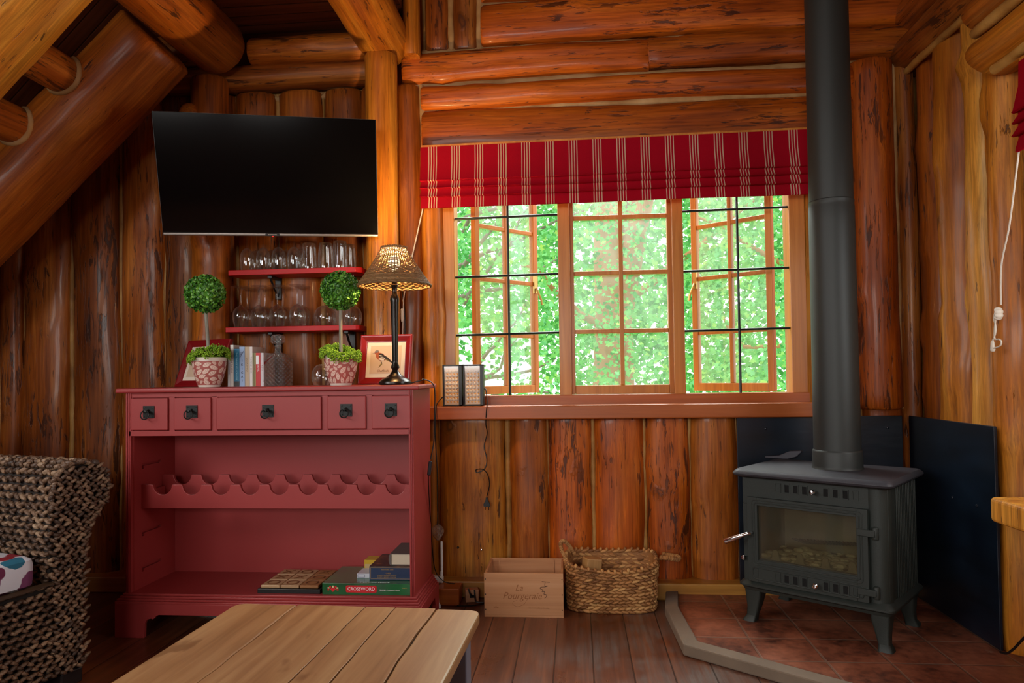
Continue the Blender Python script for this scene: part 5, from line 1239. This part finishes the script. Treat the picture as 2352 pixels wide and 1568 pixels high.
wcab = smoothpath([AZ(430, 1404, .004), AZ(480, 1412, .004), AZ(500, 1412, .004), AZ(560, 1404, .004)], 6)
wl = empty('white_cable', wcab[0], 0, 'white cable on the floor under the cabinet', 'cable'); MB().tube([p-wcab[0] for p in wcab], .004, 6).build('lead', MT['white'], wl)
for i, (x, y) in enumerate(((1106, 1262), (1052, 1257))):
    p = AY(x, y, 3.70); hk = MB().lathe([(.008, 0), (.007, .006), (.004, .02), (0, .021)], 10, Matrix.Rotation(pi/2, 4, 'X')).build('wall_screw', MT['chrome'] if i == 0 else MT['iron'], None, (p.x, 3.712, p.z)); tag(hk, ['shiny screw head in the log wall above the wine crate', 'dark screw head in the log wall right of the cabinet'][i], 'screw')
# ================================================================ ARMCHAIR
a = N('braided_hyacinth'); o = a.obj(); r_ = a.n('NewGeometry').outputs['Random Per Island']
tn = a.math('ADD', a.math('MULTIPLY', r_, .7), a.math('MULTIPLY', a.noise(o, 9, 3), .3))
MT['braid'] = a.bsdf(a.ramp(tn, [(.15, L4(.042, .021, .012)), (.5, L4(.125, .068, .038)), (.75, L4(.24, .145, .085)), (.95, L4(.42, .29, .18))]), .42, 0, a.bump(a.noise(o, 220, 4), .9, .004), .1)
cfd = Vector((.957, -.29, 0)); csd = Vector((.29, .957, 0))
CH = empty('armchair', (-1.86, 2.576, 0), 0, 'dark woven rope armchair with a rolled arm beside the coffee table', 'armchair')
CM = Matrix.Identity(4)
for k in range(3): CM[k][0] = cfd[k]; CM[k][1] = csd[k]
CM.translation = (-1.86, 2.576, 0); CH.matrix_world = CM      # local x = forward, y = towards the far arm
prof_arm = [(-.130, .05), (-.130, .66), (-.125, .73), (-.105, .785), (-.065, .812), (-.01, .818), (.045, .80), (.085, .765), (.098, .715), (.085, .665), (.045, .61), (.012, .545), (.0, .45), (.0, .05)]
dk = plain('chair_core', (30, 20, 14), .8)
def stitch_surface(mb, P, U, V, nu, nv, depth, jit=.0):
    """braided stitches over a patch P(u,v) -> point, normal"""
    for j in range(nv):
        for i in range(nu):
            u = (i+.5*(j % 2)+.25)/nu; v = (j+.5)/nv
            if u > 1: continue
            c, nrm = P(u, v); c2, _ = P(min(1, u+.3/nu), v); c3, _ = P(u, min(1, v+.3/nv))
            tu = (c2-c); tv = (c3-c)
            if tu.length < 1e-6 or tv.length < 1e-6: continue
            tu = tu/.3; tv = tv/.3
            for s in (-1, 1):
                cc = c+tu*.22*s+tv*.06*s+nrm*depth*random.uniform(.1, .5)
                mb.lump(cc+tv*random.uniform(-.08, .08), tu*random.uniform(.44, .54)+tv*random.uniform(.30, .46)*s+nrm*depth*.35, tv*.26-tu*.14*s, nrm*depth*random.uniform(.7, 1.0), 6, 4)
arm_pts = smoothpath([(y, z, 0) for y, z in prof_arm[1:13]], 6)
cum = [0]
for p, q in zip(arm_pts, arm_pts[1:]): cum.append(cum[-1]+(q-p).length)
def arm_at(s):
    s *= cum[-1]
    for i in range(len(cum)-1):
        if cum[i+1] >= s: t = (s-cum[i])/(cum[i+1]-cum[i]+1e-9); p = arm_pts[i].lerp(arm_pts[i+1], t); d = (arm_pts[i+1]-arm_pts[i]).normalized(); return p, d
    return arm_pts[-1], (arm_pts[-1]-arm_pts[-2]).normalized()
def arm(side):
    Y_ = (lambda y: y) if side > 0 else (lambda y: -.86-y)
    mb = MB().prism([(Y_(y)*1.0, z) for y, z in prof_arm], -.80, -.012, 'x')
    core = mb.build('arm_core' if False else 'arm', dk, CH, smooth=40)
    st = MB()
    if side > 0:
        # top roll and inner face
        def P(u, v):
            p, d = arm_at(v*.80); x = -.80*(1-u); return Vector((x, p.x, p.y)), Vector((0, -d.y, d.x)).normalized()
        stitch_surface(st, P, None, None, 19, 19, .014)
        def P(u, v): return Vector((-.80*(1-u), -.130, .05+.61*v)), Vector((0, -1, 0))
        stitch_surface(st, P, None, None, 19, 25, .014)
    else:
        def P(u, v):
            p, d = arm_at(v); x = -.80*(1-u); return Vector((x, Y_(p.x), p.y)), Vector((0, d.y, d.x)).normalized()
        stitch_surface(st, P, None, None, 20, 30, .011)
    # front panel, clipped to the scroll outline
    nz_ = 34
    for j in range(nz_):
        z = .06+(.805-.06)*(j+.5)/nz_
        lo, hi = outline(z); wd = hi-lo; n_ = max(2, round(wd/.034))
        for i in range(n_):
            y = lo+wd*(i+.5+(.25 if j % 2 else -.25)*.8)/n_
            for s in (-1, 1):
                st.lump(Vector((.002+random.uniform(0, .006), Y_(y)+.0085*s+random.uniform(-.003, .003), z+.004*s+random.uniform(-.003, .003))), Vector((.004, random.uniform(.013, .017), random.uniform(.008, .013)*s)), Vector((0, -.0042*s, .0066)), Vector((random.uniform(.008, .012), 0, 0)), 6, 4)
    nb = len(arm_pts)
    for i in range(0, nb):
        p = arm_pts[i]; d = (arm_pts[min(i+1, nb-1)]-arm_pts[max(i-1, 0)]).normalized()
        st.lump(Vector((-.006, Y_(p.x), p.y)), Vector((0, side*d.x*.016, d.y*.016))+Vector((.008, 0, 0)), Vector((.012, 0, 0)), Vector((0, -side*d.y, d.x))*.009, 6, 4)
    st.build('weave', MT['braid'], core, smooth=70, fix=False, label='braided rope weave')
def outline(z):
    pts = prof_arm[1:13]; sp_ = smoothpath([(y, zz_, 0) for y, zz_ in pts], 6); ys = []
    full = [Vector((-.130, .05, 0))]+sp_+[Vector((0, .05, 0))]
    for p, q in zip(full, full[1:]):
        if (p.y-z)*(q.y-z) <= 0 and abs(q.y-p.y) > 1e-6: ys.append(p.x+(q.x-p.x)*(z-p.y)/(q.y-p.y))
    return (min(ys), max(ys)) if len(ys) > 1 else (-.1, 0)
arm(1); arm(-1)
SH = .385
sb = MB().box((-.80, -.73, .05), (-.012, -.130, SH)).build('seat', dk, CH, smooth=0)
st = MB()
def P(u, v): return Vector((0, -.73+.60*u, .06+(SH-.07)*v)), Vector((1, 0, 0))
stitch_surface(st, P, None, None, 17, 13, .013)
def P(u, v): return Vector((-.35+.35*v, -.73+.60*u, SH)), Vector((0, 0, 1))
stitch_surface(st, P, None, None, 17, 12, .009)
st.build('weave', MT['braid'], sb, smooth=70, fix=False)
rim = MB()
for k in range(6): rim.tube(smoothpath([(-.002-.006*k+.012, -.73, SH+.004), (.012-.006*k, -.42, SH+.006+.002*noise.noise((k, 0, 0))), (.010-.006*k, -.130, SH+.012)], 8), .0042, 6)
rim.build('seat_rim', plain('rush_strands', (70, 52, 36), .5, var=.4), sb)
bk_ = MB().box((-.98, -.86, .05), (-.80, .0, .95)).build('backrest', dk, CH, smooth=0, bevel=.04)
st = MB()
def P(u, v): return Vector((-.80, -.86+.86*u, SH+(.95-SH)*v)), Vector((1, 0, 0))
stitch_surface(st, P, None, None, 26, 28, .010); st.build('weave', MT['braid'], bk_, smooth=70, fix=False)
for x, y in ((-.05, -.04), (-.05, -.81), (-.9, -.04), (-.9, -.81)): bx((x-.05, y-.05, 0), (x+.045, y+.035, .055)).build('leg', plain('dark_leg', (30, 24, 24), .4), CH, smooth=0, bevel=.005)
a = N('floral_fabric'); o = a.obj()
wv = a.n('VectorMath', {0: o, 1: a.n('VectorMath', {0: a.n('TexNoise', {'Vector': o, 'Scale': 9.0, 'Detail': 3.0}).outputs[1], 1: (.09, .09, .09)}, operation='MULTIPLY').outputs[0]}, operation='ADD').outputs[0]
vo = a.n('TexVoronoi', {'Vector': wv, 'Scale': 15.0}, feature='F1'); hue = a.n('SeparateColor', {0: vo.outputs['Color']}).outputs[0]
fcol = a.ramp(hue, [(0, L4(.16, .02, .07)), (.28, L4(.02, .16, .26)), (.42, L4(.33, .015, .03)), (.60, L4(.20, .05, .14)), (.74, L4(.34, .34, .03)), (.88, L4(.03, .24, .30))], 'CONSTANT')
mask = a.ramp(vo.outputs['Distance'], [(.46, (1, 1, 1)), (.50, (0, 0, 0))])
MT['floral'] = a.bsdf(a.mix(mask, L4(.74, .76, .84), fcol), .8)
cu = empty('seat_cushion', (0, 0, 0), 0, 'white cushion with purple, teal and green blotches on the woven armchair', 'cushion')
cu.matrix_world = CM @ Matrix.Translation((-.004, -.178, SH+.012))
rings = []
for o_, z in ((.018, 0), (.002, .012), (0, .03), (0, .085), (.003, .10), (.02, .112)): rings.append([(x, y, z) for x, y in rrect(-.52+o_, -.40+o_, 0-o_, 0-o_, .04, 6)])
c_ = loft(rings).build('cover', MT['floral'], cu, smooth=40)
# ================================================================ COFFEE TABLE
a = N('table_oak'); o = a.obj(); sp = a.n('SeparateXYZ', {0: o})
rnd = a.n('ObjectInfo').outputs['Random']; off = a.math('MULTIPLY', rnd, 19.0)
v = a.n('VectorMath', {0: o, 1: a.n('CombineXYZ', {0: off, 1: off, 2: off}).outputs[0]}, operation='ADD').outputs[0]
gr = a.noise(a.map(v, (34, 1.6, 34)), 1, 5, .6, .6); bg = a.noise(a.map(v, (7, .9, 7)), 1, 3, .55, .5)
col = a.ramp(a.math('ADD', a.math('MULTIPLY', gr, .5), a.math('MULTIPLY', bg, .5)), [(.3, L4(.19, .085, .028)), (.48, L4(.35, .175, .070)), (.68, L4(.48, .28, .125))])
sm = a.ramp(a.noise(a.map(v, (9, 3.4, 9)), 1, 3, .6), [(.64, (0, 0, 0)), (.70, (1, 1, 1))])
col = a.mix(a.math('MULTIPLY', sm, .6), col, L4(.14, .055, .014))
MT['table'] = a.bsdf(col, .36, 0, a.bump(gr, .18, .002), .12)
TZ = .42; f0, f1 = AZ(545, 1384, TZ), AZ(1105, 1400, TZ)
tang = (f1-f0); TWD = tang.length; ta = atan2(tang.y, tang.x)
CT = empty('coffee_table', (f0.x, f0.y, 0), ta, 'low wooden coffee table of cracked planks in the foreground', 'table')
LN = 1.25; seams = [0, .105, .205, .315, .420, .515, .640, TWD]
def wavy(x, y, s): return x+.016*noise.noise((y*2.1, s*3.3, 0))+.005*noise.noise((y*9, s, 4))
ny = 40
for i in range(len(seams)-1):
    if i in (0, 2): continue
    j = i+1; x0 = seams[i-1] if i in (1, 3) else seams[i]; x1 = seams[j]
    lo = [(wavy(x0, -LN*k/ny, x0*10)+.0018+.0035*max(0, noise.noise((k*.21, x0*40, 2))), -LN*k/ny) if x0 > 0 else (0, -LN*k/ny) for k in range(ny+1)]
    hi = [(wavy(x1, -LN*k/ny, x1*10)-.0016 if x1 < TWD else TWD, -LN*k/ny) for k in range(ny+1)]
    if x0 == 0: lo = [(.030, 0), (.008, -.010), (0, -.03)] + lo[2:]
    if x1 == TWD: hi = [(TWD-.030, 0), (TWD-.008, -.010), (TWD, -.03)] + hi[2:]
    MB().prism(lo+hi[::-1], TZ-.034, TZ, 'z').build('plank', MT['table'], CT, smooth=0, bevel=.006 if x1 == TWD or x0 == 0 else .0008)
gap = MB().box((.05, -LN+.03, TZ-.016), (TWD-.05, -.02, TZ-.010)); gap.build('crack_filler', plain('crack_dark', (34, 26, 24), .9), CT, smooth=0)
lg = plain('grey_blue_paint', (120, 124, 140), .45)
for x, y in ((.06, -.075), (TWD-.06, -.075), (.06, -LN+.06), (TWD-.06, -LN+.06)): bx((x-.035, y-.035, 0), (x+.035, y+.035, TZ-.035)).build('leg', lg, CT, smooth=0, bevel=.004)
MB().box((.05, -.10, TZ-.12), (TWD-.05, -.08, TZ-.035)).box((.05, -LN+.05, TZ-.12), (.07, -.08, TZ-.035)).box((TWD-.07, -LN+.05, TZ-.12), (TWD-.05, -.08, TZ-.035)).build('apron', lg, CT, smooth=0, bevel=.002)
# ================================================================ BENCH AT THE RIGHT WALL
bp = AX(2268, 1140, 1.40)
BN = empty('wall_bench', (1.40, bp.y, 0), 0, 'end of a thick golden wooden bench along the right wall', 'bench')
MB().prism([(.02, 0), (.004, -.008), (0, -.03), (0, -1.3), (.26, -1.3), (.26, 0)], bp.z-.082, bp.z, 'z').build('seat', MT['logpale'], BN, smooth=0, bevel=.012, seg=3)
log('leg', (.135, -.13, 0), (.135, -.13, bp.z-.085), .055, .12, (0, -1, 0), MT['loggold'], None, 301, ex=2.6, bend=.02)
lgo = bpy.data.objects['leg'] if False else [o for o in bpy.data.objects if o.name.startswith('leg') and o.parent is None][0]
lgo.parent = BN
cb = [AX(2362, 1455, 1.53), AX(2345, 1472, 1.54), AX(2328, 1490, 1.55), AX(2312, 1500, 1.56), AX(2298, 1497, 1.57)]
cb = [Vector((p.x, p.y, max(p.z, .042))) for p in cb]
bc_ = empty('floor_cable', cb[0], 0, 'black cable curving down to the hearth beside the bench leg', 'cable'); MB().tube([p-cb[0] for p in smoothpath(cb, 6)], .0045, 6).build('lead', cordm, bc_)
# ================================================================ LIGHT
wd = bpy.data.worlds.new('world'); sc.world = wd; wd.use_nodes = True
bgn = wd.node_tree.nodes['Background']; bgn.inputs[0].default_value = (.97, 1.0, 1.0, 1); bgn.inputs[1].default_value = 2.3
def area(name, loc, to, sx, sy, power, col, spread=pi):
    l = bpy.data.lights.new(name, 'AREA'); l.shape = 'RECTANGLE'; l.size = sx; l.size_y = sy; l.energy = power; l.color = col; l.spread = spread
    o = bpy.data.objects.new(name, l); COL.objects.link(o); o.location = loc
    o.rotation_euler = (Vector(to)-Vector(loc)).to_track_quat('-Z', 'Y').to_euler(); return o
area('roof_window_light', (-2.99, .05, 2.30), (1.6, 1.6, .9), 2.2, 1.3, 88, (1, .98, .95))
area('window_fill_light', (-1.85, -2.74, 1.72), (-1.4, 5, 1.3), 1.45, 1.0, 46, (1, .97, .92))
area('window_fill_light', (-.485, -2.74, 1.72), (-.3, 5, 1.3), .7, 1.0, 36, (1, .97, .92))  # added front fill, placed at a rear opening invented for it
sn = bpy.data.lights.new('sun', 'SUN'); sn.energy = 3.2; sn.angle = radians(3); sn.color = (1, .96, .88); so = bpy.data.objects.new('sun', sn); COL.objects.link(so); so.rotation_euler = Vector((.20, .34, -1.0)).to_track_quat('-Z', 'Y').to_euler()
area('window_fill_light', (1.75, 2.0, 1.57), (-3, 2.0, 1.3), 1.1, 1.2, 12, (.95, .98, 1))
area('sky_light', (.2, 4.95, 3.0), (.0, 2.2, .7), 2.4, 1.1, 170, (.95, 1, .98))
pl = bpy.data.lights.new('lamp_light', 'POINT'); pl.energy = 36; pl.color = (1, .62, .26); pl.shadow_soft_size = .03
po = bpy.data.objects.new('lamp_light', pl); COL.objects.link(po); po.location = (LX, LY, TOPZ+bz+.045)
sc.view_settings.view_transform = 'Standard'; sc.view_settings.look = 'None'; sc.view_settings.exposure = 0; sc.view_settings.gamma = 1; sc.view_settings.use_curve_mapping = False
cy = sc.cycles
cy.use_denoising = True; cy.max_bounces = 8; cy.diffuse_bounces = 4; cy.glossy_bounces = 4; cy.transmission_bounces = 4; cy.transparent_max_bounces = 16
cy.caustics_reflective = False; cy.caustics_refractive = False; cy.sample_clamp_indirect = 6; cy.use_adaptive_sampling = True; cy.adaptive_threshold = .02
